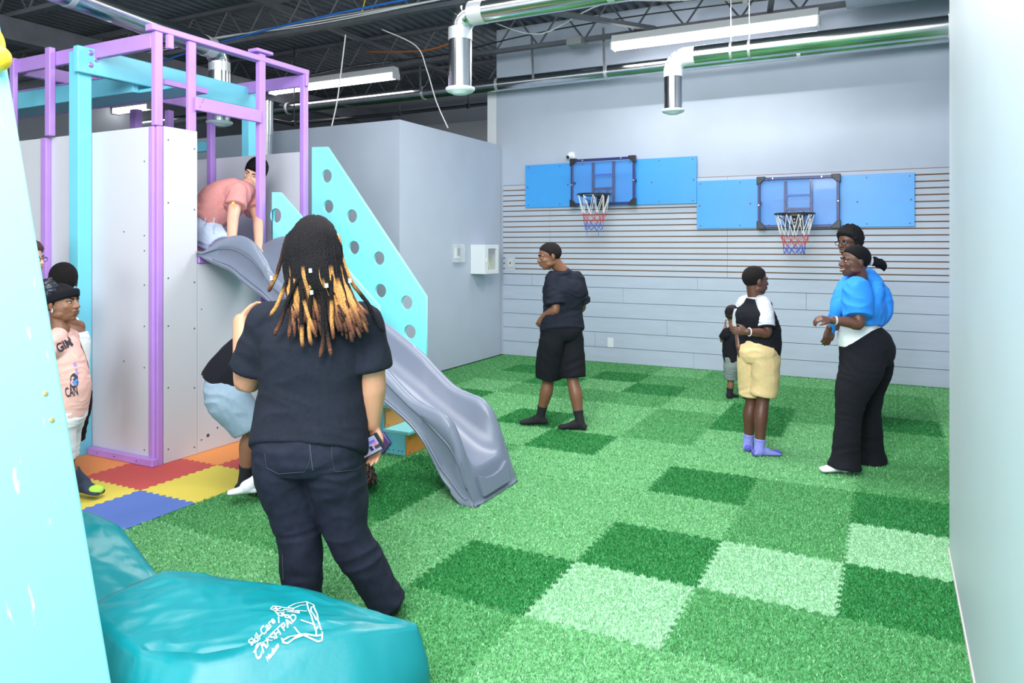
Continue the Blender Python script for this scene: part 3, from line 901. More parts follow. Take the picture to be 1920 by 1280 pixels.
def soft_pad(name, Pb, Pt, label, seed, amp=0.012):
    n = 18
    B = smooth_closed([(x, y, 0.003) for x, y in Pb], n); Tt = smooth_closed(Pt, n)
    c = Tt.mean(0)
    rings = [B]
    for f in (0.12, 0.25, 0.4, 0.55, 0.7, 0.82, 0.92):
        q = B * (1 - f) + Tt * f
        out = q - c; out[:, 2] = 0
        q = q + out / np.linalg.norm(out, axis=1)[:, None] * 0.035 * math.sin(math.pi * f)
        rings.append(q)
    rings.append(Tt)
    for f in np.linspace(0.93, 0.04, 26):
        q = c + (Tt - c) * f
        q[:, 2] = c[2] + (Tt[:, 2] - c[2]) * f + 0.03 * (1 - f ** 2)
        rings.append(q)
    m = len(B)
    vs = np.concatenate(rings)
    for i in range(m, len(vs)):
        p = V(vs[i])
        k = (i // m)
        lum = noise.noise(V((p.x * 3.1 + seed, p.y * 3.1, 0.3))) * amp * 2.0
        w = abs(noise.noise(V((p.x * 9 + seed, p.y * 9, p.z * 3)))) * amp * 1.2
        w2 = noise.noise(V(((p.x - p.y) * 26 + seed, (p.x + p.y) * 5, p.z * 4))) * 0.006 * (1.0 if k < 16 else 0.35)
        if k < 9:
            d = (p - V(c)); d.z = 0; d.normalize()
            vs[i] += np.array(d) * (w2 * 1.6 + lum * 0.5)
        else:
            vs[i, 2] += lum - w + w2
    fs = []
    for r in range(len(rings) - 1):
        for k in range(m):
            k2 = (k + 1) % m
            fs.append((r * m + k, r * m + k2, (r + 1) * m + k2, (r + 1) * m + k))
    fs.append(tuple(range(m - 1, -1, -1)))
    fs.append(tuple((len(rings) - 1) * m + k for k in range(m)))
    t = thing(name, (c[0], c[1], 0), label, 'crash pad')
    mb = MB().add(vs.tolist(), fs)
    o = mb.build('pad_cover', M_pad, t, smooth=True)
    return t, o


pad2, _ = soft_pad('crash_pad', [(-2.50, 2.02), (-2.62, 1.45), (-3.5, 1.5), (-3.5, 2.15), (-2.95, 2.17)],
                   [(-2.52, 1.98, 0.20), (-2.62, 1.55, 0.26), (-3.4, 1.6, 0.40), (-3.4, 2.05, 0.42), (-2.96, 2.03, 0.40)], 'teal vinyl crash pad slumped behind the printed one', 3.0)
pad1, pad_o = soft_pad('crash_pad', [(-1.40, 2.11), (-1.36, 1.62), (-1.76, 1.18), (-1.93, 1.43), (-2.5, 1.47), (-2.42, 1.86), (-1.9, 2.06)],
                       [(-1.425, 2.095, 0.295), (-1.58, 1.93, 0.335), (-1.85, 1.56, 0.345), (-2.05, 1.48, 0.35), (-2.42, 1.55, 0.37), (-2.38, 1.84, 0.385), (-1.9, 2.03, 0.345)], 'teal vinyl crash pad with white printing in the foreground', 0.0)
# printed words and emblem lie on the cover
bm = bmesh.new(); bm.from_mesh(pad_o.data); bvh = BVHTree.FromBMesh(bm); bm.free()
off = wloc(pad_o)


def drape(me):
    for v in me.vertices:
        hit = bvh.ray_cast(V((v.co.x, v.co.y, 2)) - off, V((0, 0, -1)))
        z = hit[0].z if hit[0] is not None else 0.33
        v.co.z = z + 0.0022


def pad_xy(px, py):
    p = on_floor(px, py, 0.345)
    return V((p.x, p.y, 0))


# printed plane: photo positions on the zoomed crop map to cover positions
def crop(zx, zy):
    return pad_xy(440 + zx / 9.6, 1110 + zy / 9.6)


mbp = MB()
strokes = [[(960, 330), (1100, 250), (1290, 180), (1420, 240), (1430, 280), (1380, 300), (1370, 350), (1470, 520)], [(1420, 280), (1480, 400), (1500, 520), (1580, 660), (1570, 720), (1500, 740), (1240, 725), (1080, 770), (950, 825), (870, 830), (830, 780)],
           [(1300, 190), (1320, 320), (1400, 520), (1465, 630), (1470, 700)], [(1240, 715), (1470, 700), (1560, 680)], [(870, 815), (1000, 765), (1120, 745), (1220, 715), (1130, 670), (1070, 630)], [(1070, 340), (1200, 280), (1290, 265)], [(1060, 390), (1300, 375)], [(1190, 540), (1430, 570)],
           [(650, 380), (690, 340), (900, 345), (1060, 340), (1050, 375), (900, 370), (850, 410), (720, 420), (650, 385)], [(700, 375), (760, 390), (830, 360)], [(720, 425), (790, 500), (860, 510), (850, 460), (780, 470)], [(790, 520), (795, 600)],
           [(1160, 415), (1160, 445), (1060, 440), (940, 420), (960, 400), (1160, 415)], [(900, 440), (870, 470), (920, 520), (1000, 525), (960, 490), (900, 490)], [(740, 350), (760, 400), (830, 410)], [(1465, 610), (1500, 580)]]
for st in strokes:
    pts = [crop(*q) for q in st]
    # resample finely so the stroke follows the cover
    fine = []
    for a, b in zip(pts[:-1], pts[1:]):
        for k in range(4): fine.append(a + (b - a) * (k / 4))
    fine.append(pts[-1])
    w = 0.0022
    vs_ = []
    for i, p in enumerate(fine):
        d = fine[min(i + 1, len(fine) - 1)] - fine[max(i - 1, 0)]
        nn = V((-d.y, d.x, 0)).normalized() * w
        vs_ += [p + nn, p - nn]
    mbp.add(vs_, [(2 * i, 2 * i + 1, 2 * i + 3, 2 * i + 2) for i in range(len(fine) - 1)])
me = mbp.mesh('emblem'); drape(me)
link_mesh('emblem', me, M_print, pad1)
org = [((300, 950), (740, 590), 'Skil-Care', 150, 0.0005), ((400, 1040), (1130, 520), 'CRASH PAD', 140, 0.0012), ((590, 1010), (800, 870), 'Medium', 62, 0.0004)]
for a, b, tx, hgt, bold in org:
    A, Bq = crop(*a), crop(*b)
    upq = crop(a[0] - 0.64 * hgt * 0.75, a[1] - 0.77 * hgt * 0.75) - A
    me = text_mesh('lettering', tx, 1.0, 0.018)
    bm = bmesh.new(); bm.from_mesh(me)
    bmesh.ops.triangulate(bm, faces=bm.faces)
    bmesh.ops.subdivide_edges(bm, edges=[e for e in bm.edges if e.calc_length() > 0.3], cuts=2)
    bm.to_mesh(me); bm.free()
    xs2 = [v.co.x for v in me.vertices]; w = max(xs2)
    for v in me.vertices:
        q = A + (Bq - A) * (v.co.x / w) + upq * (v.co.y / 0.72)
        v.co = (q.x, q.y, 0)
    drape(me)
    link_mesh('lettering', me, M_print, pad1)
# underline bars of the print
for a, b in (((340, 985), (580, 815)), ((600, 790), (820, 625))):
    mbp = MB(); A, Bq = crop(*a), crop(*b)
    nn = V((-(Bq - A).y, (Bq - A).x, 0)).normalized() * 0.0018
    vs_ = []
    for k in range(9): vs_ += [A + (Bq - A) * (k / 8) + nn, A + (Bq - A) * (k / 8) - nn]
    mbp.add(vs_, [(2 * i, 2 * i + 1, 2 * i + 3, 2 * i + 2) for i in range(8)])
    me = mbp.mesh('print_bar'); drape(me); link_mesh('print_bar', me, M_print, pad1)

# ------------------------------------------------------------------ hoops and blue boards
def blue_board(x0, x1, z0, z1, label):
    t = thing('backing_board', ((x0 + x1) / 2, 9.48, z0), label, 'board')
    b = MB().box((x0, 9.462, z0), (x1, 9.492, z1)).build('panel', M_blue_board, t, bevel=0.003)
    for fx_ in (0.02, 0.22, 0.36, 0.64, 0.8, 0.98):
        for fz in (0.06, 0.94):
            screw_y(x0 + (x1 - x0) * fx_, 9.462, z0 + (z1 - z0) * fz, 0.009, b)
    for fx_, fz in ((0.27, 0.5), (0.76, 0.48), (0.985, 0.5), (0.015, 0.48)):
        screw_y(x0 + (x1 - x0) * fx_, 9.462, z0 + (z1 - z0) * fz, 0.011, b)


blue_board(-4.648, -2.206, 2.128, 2.735, 'sky blue board behind the left hoop')
blue_board(-2.203, 0.246, 1.803, 2.411, 'sky blue board behind the right hoop')


def hoop(x0, x1, z0, z1, rz, label, loose):
    xc = (x0 + x1) / 2
    t = thing('basketball_hoop', (xc, 9.46, z0), label, 'hoop')
    yb = 9.36
    MB().box((x0 + 0.02, yb, z0 + 0.02), (x1 - 0.02, yb + 0.006, z1 - 0.02)).build('clear_backboard', M_clear, t)
    for n_, lo, hi in (('frame_bar', (x0, yb - 0.012, z1 - 0.035), (x1, yb + 0.02, z1)), ('frame_bar', (x0, yb - 0.012, z0), (x1, yb + 0.02, z0 + 0.035)), ('frame_bar', (x0, yb - 0.012, z0), (x0 + 0.03, yb + 0.02, z1)), ('frame_bar', (x1 - 0.03, yb - 0.012, z0), (x1, yb + 0.02, z1))):
        MB().box(lo, hi).build(n_, M_navy, t, bevel=0.006)
    for sx, sz in ((0, 0), (1, 0), (0, 1), (1, 1)):
        cx = x0 - 0.012 if sx == 0 else x1 + 0.012
        cz = z0 - 0.012 if sz == 0 else z1 + 0.012
        a, b = (1 if sx == 0 else -1), (1 if sz == 0 else -1)
        MB().prism([(cx, cz), (cx + a * 0.10, cz), (cx + a * 0.10, cz + b * 0.03), (cx + a * 0.045, cz + b * 0.085), (cx, cz + b * 0.10)], 'y', yb - 0.022, yb + 0.03).build('corner_pad', M_black, t, bevel=0.006)
    for f_, g in ((0.18, 1), (0.8, 1), (0, 0.45), (1, 0.5)):
        MB().lathe([(0.012, 0), (0.012, 0.006), (0.006, 0.01)], (x0 + 0.015 + (x1 - x0 - 0.03) * f_, yb - 0.012, z0 + 0.018 + (z1 - z0 - 0.036) * g), (0, -1, 0), 10).build('bolt', mat('steel_bolt', (0.7, 0.7, 0.72), 0.25, metal=1), t)
    w = 0.145
    M_st = bpy.data.materials.get('grey_strut') or mat('grey_strut', (0.045, 0.045, 0.075), 0.4)
    for s in (-1, 1):
        MB().box((xc + s * w - 0.014, yb + 0.02, z0 + 0.02), (xc + s * w + 0.014, yb + 0.06, z1 - 0.05)).build('rear_strut', M_st, t, bevel=0.003)
        MB().box((xc + s * 0.06 - 0.01, yb + 0.02, z0 + 0.02), (xc + s * 0.06 + 0.01, yb + 0.05, z0 + 0.2)).build('rear_strut', M_st, t, bevel=0.003)
    MB().box((xc - w, yb + 0.02, z0 + 0.215), (xc + w, yb + 0.05, z0 + 0.24)).build('cross_strut', M_st, t, bevel=0.003)
    MB().box((xc - w, yb + 0.02, z0 + 0.15), (xc + w, yb + 0.045, z0 + 0.165)).build('cross_strut', M_st, t, bevel=0.003)
    MB().box((xc - w, yb + 0.02, z1 - 0.23), (xc + w, yb + 0.03, z1 - 0.21)).build('cross_strut', mat('blue_strut', (0.03, 0.12, 0.5), 0.4), t, bevel=0.003)
    for s in (-1, 1):
        MB().bar((xc + s * ((x1 - x0) / 2 - 0.02), yb + 0.022, (z0 + z1) / 2), (xc + s * ((x1 - x0) / 2 - 0.02), 9.461, (z0 + z1) / 2), 0.03, 0.03).build('wall_arm', M_black, t)
    # rim, bracket, net
    R = 0.215
    yr = yb - 0.10 - R
    MB().tube([(xc + R * math.cos(2 * math.pi * k / 40), yr + R * math.sin(2 * math.pi * k / 40), rz) for k in range(40)], 0.011, 8, closed=True).build('rim', M_black, t, smooth=True)
    br = MB().box((xc - 0.065, yb - 0.02, rz - 0.16), (xc + 0.065, yb - 0.012, rz + 0.02)).box((xc - 0.06, yb - 0.13, rz - 0.02), (xc + 0.06, yb - 0.012, rz + 0.012)).build('rim_bracket', M_black, t, bevel=0.004)
    for z in (rz - 0.05, rz - 0.09, rz - 0.135):
        for s in (-0.035, 0.035):
            MB().lathe([(0.008, 0), (0.008, 0.004), (0.004, 0.007)], (xc + s, yb - 0.02, z), (0, -1, 0), 10).build('bracket_bolt', mat('steel_bolt', (0.75, 0.75, 0.77), 0.25, metal=1), br)
    for s in (-1, 1):
        MB().tube([(xc + s * R * 0.93, yr + R * 0.25, rz - 0.01), (xc + s * 0.05, yb - 0.03, rz - 0.14)], 0.006, 6).build('rim_brace', M_black, t)
    nl = 10
    lev = [(0.0, 0.98), (-0.24, 0.72), (-0.305, 0.62), (-0.365, 0.56), (-0.415, 0.53), (-0.46, 0.51)]
    def pt(level, k, jit=0.0):
        z, f = lev[level]
        an = 2 * math.pi * k / nl
        jx, jy, jz = noise.noise_vector(V((level * 3.1 + xc, k * 1.7, 2.0))) * (0.022 if level else 0)
        return V((xc + R * f * math.cos(an) + jx, yr + R * f * math.sin(an) + jy, rz + z + jz))
    net = None
    for nm, l0, l1, mm in (('net_white', 0, 1, M_cord_w), ('net_red', 1, 2, M_cord_r), ('net_red', 2, 3, M_cord_r), ('net_blue', 3, 4, M_cord_b), ('net_blue', 4, 5, M_cord_b)):
        mbn = MB()
        for k in range(nl):
            o0 = 0.5 * (l0 % 2); o1 = 0.5 * (l1 % 2)
            a = pt(l0, k + o0)
            for s in (-0.5, 0.5):
                b = pt(l1, k + o0 + s)
                mbn.tube([a, (a + b) / 2 + V((0, 0, -0.006)), b], 0.0034 if l0 else 0.0042, 5)
        mbn.build(nm, mm, t)
    for k in loose:
        a = pt(5, k)
        MB().tube([a, a + V((0.006, 0, -0.05)), a + V((0.0, 0.004, -0.10))], 0.003, 5).build('loose_cord', M_cord_b, t)


hoop(-3.90, -2.99, 2.132, 2.765, 2.255, 'left basketball hoop with a clear backboard, hung higher', (6, 9))
hoop(-1.438, -0.525, 1.80, 2.412, 1.953, 'right basketball hoop with a clear backboard, hung lower', ())

# ------------------------------------------------------------------ small wall things
t = thing('security_camera', (-3.962, 9.49, 2.83), 'small white dome camera on the wall above the left hoop', 'camera')
MB().lathe([(0.062, 0), (0.062, 0.02), (0.05, 0.03)], (-3.962, 9.519, 2.835), (0, -1, 0), 24).build('base', M_white, t, smooth=True)
MB().ball((-3.962, 9.475, 2.835), 0.05, None, 24, 16).build('dome', M_white, t, smooth=True)
MB().lathe([(0.024, 0), (0.024, 0.012), (0.012, 0.014)], (-3.975, 9.44, 2.815), (-0.4, -1, -0.4), 20).build('lens', M_black, t)
t = thing('first_aid_cabinet', (-4.98, 8.85, 1.19), 'white wall cabinet with a glazed door, holding yellow kit', 'cabinet')
Xc0, Xc1, Yc0, Yc1, Zc0, Zc1 = PART_X, -4.90, 8.46, 8.80, 1.205, 1.60
# side walls seen from the turf; the glazed door faces the turf
Yc0, Yc1, Xc1 = 8.63, 9.02, -4.86
w_ = 0.012
mbx = MB()
mbx.box((Xc0 + 0.001, Yc0, Zc0), (Xc1, Yc0 + w_, Zc1)).box((Xc0 + 0.001, Yc1 - w_, Zc0), (Xc1, Yc1, Zc1))
mbx.box((Xc0 + 0.001, Yc0 + w_, Zc0), (Xc1, Yc1 - w_, Zc0 + w_)).box((Xc0 + 0.001, Yc0 + w_, Zc1 - w_), (Xc1, Yc1 - w_, Zc1))
mbx.build('cabinet_body', M_white, t)
mbd = MB()
mbd.box((Xc1, Yc0, Zc0), (Xc1 + 0.018, Yc0 + 0.09, Zc1)).box((Xc1, Yc1 - 0.07, Zc0), (Xc1 + 0.018, Yc1, Zc1))
mbd.box((Xc1, Yc0 + 0.09, Zc0), (Xc1 + 0.018, Yc1 - 0.07, Zc0 + 0.055)).box((Xc1, Yc0 + 0.09, Zc1 - 0.055), (Xc1 + 0.018, Yc1 - 0.07, Zc1))
dr = mbd.build('door', M_white, t)
MB().box((Xc1 + 0.006, Yc0 + 0.085, Zc0 + 0.05), (Xc1 + 0.009, Yc1 - 0.065, Zc1 - 0.05)).build('pane', M_film, dr)
MB().box((Xc1 + 0.018, Yc0 + 0.03, 1.36), (Xc1 + 0.03, Yc0 + 0.05, 1.42)).build('latch', M_white, dr, bevel=0.004)
MB().box((Xc0 + 0.01, Yc0 + 0.02, Zc0 + 0.02), (Xc0 + 0.014, Yc1 - 0.02, Zc1 - 0.02)).build('inner_back', mat('cabinet_inner', (0.33, 0.37, 0.45), 0.6), t)
MB().box((Xc1 - 0.004, Yc0 + 0.10, Zc1 - 0.115), (Xc1 - 0.001, Yc0 + 0.30, Zc1 - 0.07)).build('sign_blue', mat('sign_blue', (0.03, 0.05, 0.25), 0.5), t)
MB().box((Xc1 - 0.004, Yc0 + 0.31, Zc1 - 0.115), (Xc1 - 0.001, Yc1 - 0.09, Zc1 - 0.07)).build('sign_red', mat('sign_red', (0.5, 0.05, 0.06), 0.5), t)
k_ = thing('first_aid_kit', (-4.92, 8.8, 1.22), "bright yellow kit inside the white wall cabinet", "kit")
MB().prism([(8.73, 1.218), (8.90, 1.218), (8.78, 1.46), (8.73, 1.46)], "x", -4.95, -4.88).build('pouch', mat('kit_yellow', (0.75, 0.82, 0.05), 0.5), k_, bevel=0.006)
MB().prism([(8.72, 1.218), (8.80, 1.218), (8.76, 1.36), (8.72, 1.36)], "x", -4.878, -4.872).build('dark_flap', mat('kit_dark', (0.08, 0.04, 0.05), 0.5), k_)
t = thing('thermostat', (-5.05, 8.26, 1.42), 'white thermostat under a clear guard on the grey partition', 'thermostat')
MB().box((PART_X + 0.001, 8.19, 1.42), (-5.035, 8.31, 1.56)).build('case', M_white, t, bevel=0.006)
MB().box((-5.0352, 8.235, 1.45), (-5.033, 8.305, 1.555)).build('display', mat('display_grey', (0.12, 0.16, 0.2), 0.3), t)
g = MB()
g.box((PART_X + 0.001, 8.16, 1.37), (-4.985, 8.165, 1.61)).box((PART_X + 0.001, 8.345, 1.37), (-4.985, 8.35, 1.61)).box((PART_X + 0.001, 8.16, 1.37), (-4.985, 8.35, 1.375)).box((PART_X + 0.001, 8.16, 1.605), (-4.985, 8.35, 1.61)).box((-4.99, 8.16, 1.37), (-4.985, 8.35, 1.61))
g.build('clear_guard', M_film, t)


def wall_plate(x, z, w, h, label, name, kind):
    t = thing(name, (x, 9.49, z - h / 2), label, 'outlet')
    MB().box((x - w / 2, 9.488, z - h / 2), (x + w / 2, 9.4985, z + h / 2)).build('cover_plate', mat('plate_' + kind, (0.72, 0.76, 0.78) if kind == 'white' else (0.62, 0.63, 0.60), 0.4), t, bevel=0.003)
    if kind == 'white':
        for dz in (-0.028, 0.028):
            r_ = MB().lathe([(0.018, 0), (0.018, 0.003)], (x, 9.488, z + dz), (0, -1, 0), 16).build('socket', M_white, t)
            for s in (-0.006, 0.006):
                MB().box((x + s - 0.0015, 9.4845, z + dz - 0.002), (x + s + 0.0015, 9.486, z + dz + 0.008)).build('slot', M_screw, r_)
    else:
        MB().lathe([(0.012, 0), (0.012, 0.003)], (x, 9.488, z), (0, -1, 0), 12).build('jack', M_screw, t)


wall_plate(-3.375, 0.272, 0.085, 0.13, 'white double power outlet low on the plank wall', 'power_outlet', 'white')
wall_plate(-4.905, 1.335, 0.085, 0.13, 'small pale wall jack plate at the left end of the slat wall', 'wall_jack', 'pale')
bl = tag(MB().box((-4.99, 9.4935, 1.21), (-4.83, 9.4985, 1.42)).build('jack_backing', M_slat, None, bevel=0.002), 'painted backing board around the small wall jack', 'board')
bl.location.y -= 0.0
# ------------------------------------------------------------------ people: builders
def catmull(arr, m):
    """arr (n,k) -> smooth resample, m steps per segment"""
    c = np.array(arr, float); n = len(c)
    t = np.linspace(0, n - 1, (n - 1) * m + 1)
    i = np.clip(np.floor(t).astype(int), 0, n - 2); f = (t - i)[:, None]
    p1, p2 = c[i], c[i + 1]
    p0 = np.where((i == 0)[:, None], 2 * p1 - p2, c[np.maximum(i - 1, 0)])
    p3 = np.where((i + 2 > n - 1)[:, None], 2 * p2 - p1, c[np.minimum(i + 2, n - 1)])
    return 0.5 * (2 * p1 + (p2 - p0) * f + (2 * p0 - 5 * p1 + 4 * p2 - p3) * f ** 2 + (3 * p1 - p0 - 3 * p2 + p3) * f ** 3)


def loft(M, C, AB, S, m=5, n=20, sq=2.0, twist=None):
    """closed loft through elliptical sections: C centres, AB half widths (side, depth), S side vectors"""
    data = np.concatenate([np.array([list(c) for c in C]), np.array(AB, float).reshape(len(C), 2), np.array([list(s) for s in S])], 1)
    d = catmull(data, m)
    vs, fs = [], []
    k = len(d)
    for i in range(k):
        c = V(d[i, :3])
        t = V(d[min(i + 1, k - 1), :3]) - V(d[max(i - 1, 0), :3])
        if t.length < 1e-6: t = V((0, 0, 1))
        t.normalize()
        s = V(d[i, 5:8]); s = (s - t * s.dot(t)).normalized(); b = t.cross(s)
        a_, b_ = max(d[i, 3], 0.002), max(d[i, 4], 0.002)
        for q in range(n):
            an = 2 * math.pi * q / n
            ca, sa = math.cos(an), math.sin(an)
            if sq != 2.0:
                ca = math.copysign(abs(ca) ** (2 / sq), ca); sa = math.copysign(abs(sa) ** (2 / sq), sa)
            vs.append(c + s * (a_ * ca) + b * (b_ * sa))
    for i in range(k - 1):
        for q in range(n):
            q2 = (q + 1) % n
            fs.append((i * n + q, i * n + q2, (i + 1) * n + q2, (i + 1) * n + q))
    fs.append(tuple(range(n - 1, -1, -1)))
    fs.append(tuple((k - 1) * n + q for q in range(n)))
    M.add(vs, fs)
    return M


def limb(M, pts, rs, m=5, n=16, cap0=True, cap1=True, side=None):
    pts = [V(p) for p in pts]
    d = (pts[-1] - pts[0]).normalized()
    s = side or (V((0.3, 0.9, 0.2)).cross(d))
    if s.length < 0.1: s = V((1, 0, 0)).cross(d)
    AB = [(r, r) if not isinstance(r, (tuple, list)) else r for r in rs]
    loft(M, pts, AB, [s] * len(pts), m, n)
    if cap0: M.ball(pts[0], AB[0][0] * 0.98, None, 14, 10)
    if cap1: M.ball(pts[-1], AB[-1][0] * 0.98, None, 14, 10)
    return M


def fuse(M, name, voxel, smooth=4, cut=None):
    """one continuous skin over all the closed shapes collected in M"""
    me = bpy.data.meshes.new('tmp')
    me.from_pydata([tuple(p) for p in M.v], [], M.f)
    bm = bmesh.new(); bm.from_mesh(me)
    bmesh.ops.recalc_face_normals(bm, faces=bm.faces)
    bm.to_mesh(me); bm.free()
    o = bpy.data.objects.new('tmp', me)
    r = o.modifiers.new('r', 'REMESH'); r.mode = 'VOXEL'; r.voxel_size = voxel
    if smooth:
        s = o.modifiers.new('s', 'SMOOTH'); s.factor = 0.5; s.iterations = smooth
    out = from_temp(o, name)
    out.polygons.foreach_set('use_smooth', [True] * len(out.polygons))
    out.materials.clear()
    return out


def folds(me, amp, scale=(9, 9, 22), seed=0.0, ridge=True, mask=None):
    """cloth folds as real relief"""
    n = len(me.vertices)
    co = np.zeros(n * 3); me.vertices.foreach_get('co', co); co = co.reshape(-1, 3)
    no = np.zeros(n * 3); me.vertex_normals.foreach_get('vector', no); no = no.reshape(-1, 3)
    h = np.zeros(n)
    for i in range(n):
        p = co[i]
        q = V((p[0] * scale[0] + seed, p[1] * scale[1], p[2] * scale[2]))
        w = noise.noise(q * 0.5) * 0.8
        v = noise.noise(q + V((w, w, w * 2)))
        h[i] = (1 - 2 * abs(v)) if ridge else v
        if mask: h[i] *= mask(p)
    co = co + no * (h * amp)[:, None]
    me.vertices.foreach_set('co', co.ravel()); me.update()


def frame_of(f, up=V((0, 0, 1))):
    f = V(f).normalized()
    r = f.cross(V(up)).normalized()
    u = r.cross(f).normalized()
    return r, f, u


class Head:
    def __init__(self, c, f, s, up=V((0, 0, 1))):
        self.c, self.s = V(c), s
        self.r, self.f, self.u = frame_of(f, up)

    def p(self, x, y, z):
        return self.c + (self.r * x + self.f * y + self.u * z) * self.s

    def ball(self, M, q, rad, nu=20, nv=14):
        return M.ball(self.p(*q), [k * self.s for k in rad], (self.r, self.f, self.u), nu, nv)


def head_shape(M, h, neck_base, neck_r, fat=1.0):
    s = h.s
    h.ball(M, (0, -0.06, 0.12), (0.335, 0.42, 0.37), 28, 18)
    h.ball(M, (0, 0.08, -0.10), (0.275 * fat, 0.315, 0.36), 24, 16)
    h.ball(M, (0, 0.15, -0.30), (0.205 * fat, 0.215, 0.175), 20, 14)
    h.ball(M, (0, 0.27, -0.40), (0.10, 0.085, 0.075))
    for x in (-1, 1):
        h.ball(M, (x * 0.12, 0.31, 0.075), (0.12, 0.07, 0.04))
        h.ball(M, (x * 0.16, 0.24, -0.10), (0.10 * fat, 0.10, 0.09))
        h.ball(M, (x * 0.19 * fat, 0.05, -0.27), (0.09, 0.18, 0.10))
        h.ball(M, (x * 0.055, 0.40, -0.125), (0.045, 0.045, 0.035))
        # ear: rim and lobe
        c = h.p(x * 0.335, -0.07, -0.03)
        ax = (h.r * x + h.f * -0.35).normalized()
        M.ball(c, (0.035 * s, 0.075 * s, 0.125 * s), (ax, ax.cross(h.u) * -1, h.u), 14, 10)
        h.ball(M, (x * 0.33, -0.045, -0.125), (0.03, 0.045, 0.045))
    limb(M, [h.p(0, 0.365, 0.06), h.p(0, 0.42, -0.04), h.p(0, 0.447, -0.115)], [0.035 * s, 0.045 * s, 0.055 * s], 3, 10)
    h.ball(M, (0, 0.375, -0.225), (0.115, 0.06, 0.035))
    h.ball(M, (0, 0.365, -0.285), (0.095, 0.06, 0.038))
    limb(M, [neck_base, (V(neck_base) + h.p(0, -0.13, -0.22)) / 2, h.p(0, -0.10, -0.16)], [neck_r * 1.12, neck_r, neck_r * 1.02], 4, 18)


M_eye = mat('eye_white', (0.42, 0.40, 0.38), 0.2)
M_iris = mat('eye_dark', (0.02, 0.012, 0.01), 0.15)
M_teeth = mat('teeth', (0.85, 0.83, 0.8), 0.3)


def face_parts(root, h, m_hair, lip, smile=False, brows=True):
    s = h.s
    dz = 0.016 if smile else 0.0
    for x in (-1, 1):
        e = h.ball(MB(), (x * 0.135, 0.318, 0.005), (0.050, 0.045, 0.026), 14, 10).build('eye', M_eye, root, smooth=True)
        h.ball(MB(), (x * 0.135, 0.345, 0.005), (0.024, 0.022, 0.024), 12, 8).build('iris', M_iris, e, smooth=True)
        if brows:
            MB().tube([h.p(x * 0.05, 0.385, 0.085), h.p(x * 0.13, 0.375, 0.115), h.p(x * 0.215, 0.315, 0.095)], [0.014 * s, 0.017 * s, 0.008 * s], 8).build('eyebrow', m_hair, root, smooth=True)
    h.ball(h.ball(MB(), (0, 0.388, -0.228 + dz), (0.105 + dz, 0.058, 0.027)), (0, 0.382, -0.282 - dz * 1.6), (0.09 + dz, 0.056, 0.032)).build('lips', lip, root, smooth=True)
    if smile:
        MB().tube([h.p(-0.11, 0.345, -0.235), h.p(-0.06, 0.383, -0.254), h.p(0, 0.398, -0.260), h.p(0.06, 0.383, -0.254), h.p(0.11, 0.345, -0.235)], [0.010 * s, 0.026 * s, 0.029 * s, 0.026 * s, 0.010 * s], 8).build('teeth', M_teeth, root, smooth=True)


HAIRLINE = ([-0.6, -0.40, -0.20, -0.06, 0.02, 0.10, 0.20, 0.30, 0.42], [-0.30, -0.27, -0.20, -0.10, -0.06, 0.10, 0.20, 0.27, 0.31])


def hair_cap(root, h, m, t=0.03, curl=0.0, cscale=22, line=HAIRLINE, name='hair', top=0.0, n=(64, 44), shift=0.0):
    """hair as a closed shell that stands proud of the scalp above the hairline"""
    rad = np.array((0.335, 0.42, 0.37)); c = np.array((0, -0.06, 0.12))
    M = MB()
    M.ball((0, 0, 0), 1.0, None, *n)
    out = []
    for v in M.v:
        d = np.array(v)
        p = c + rad * d
        lim = np.interp(p[1], line[0], line[1]) + shift
        k = np.clip((p[2] - lim) / 0.06, -1, 1)
        k = 0.5 + 0.5 * k
        g = t * (0.55 + 0.45 * max(0, d[2])) + top * max(0, d[2]) ** 2
        if curl:
            q = V(d) * cscale / 8
            g += curl * (0.5 + noise.noise(q * 2.5) + 0.6 * noise.noise(q * 6))
        rr = -0.06 + (0.06 + g) * k
        p = p + d * rr
        out.append(h.p(*p))
    M.v = [tuple(p) for p in out]
    return M.build(name, m, root, smooth=True)


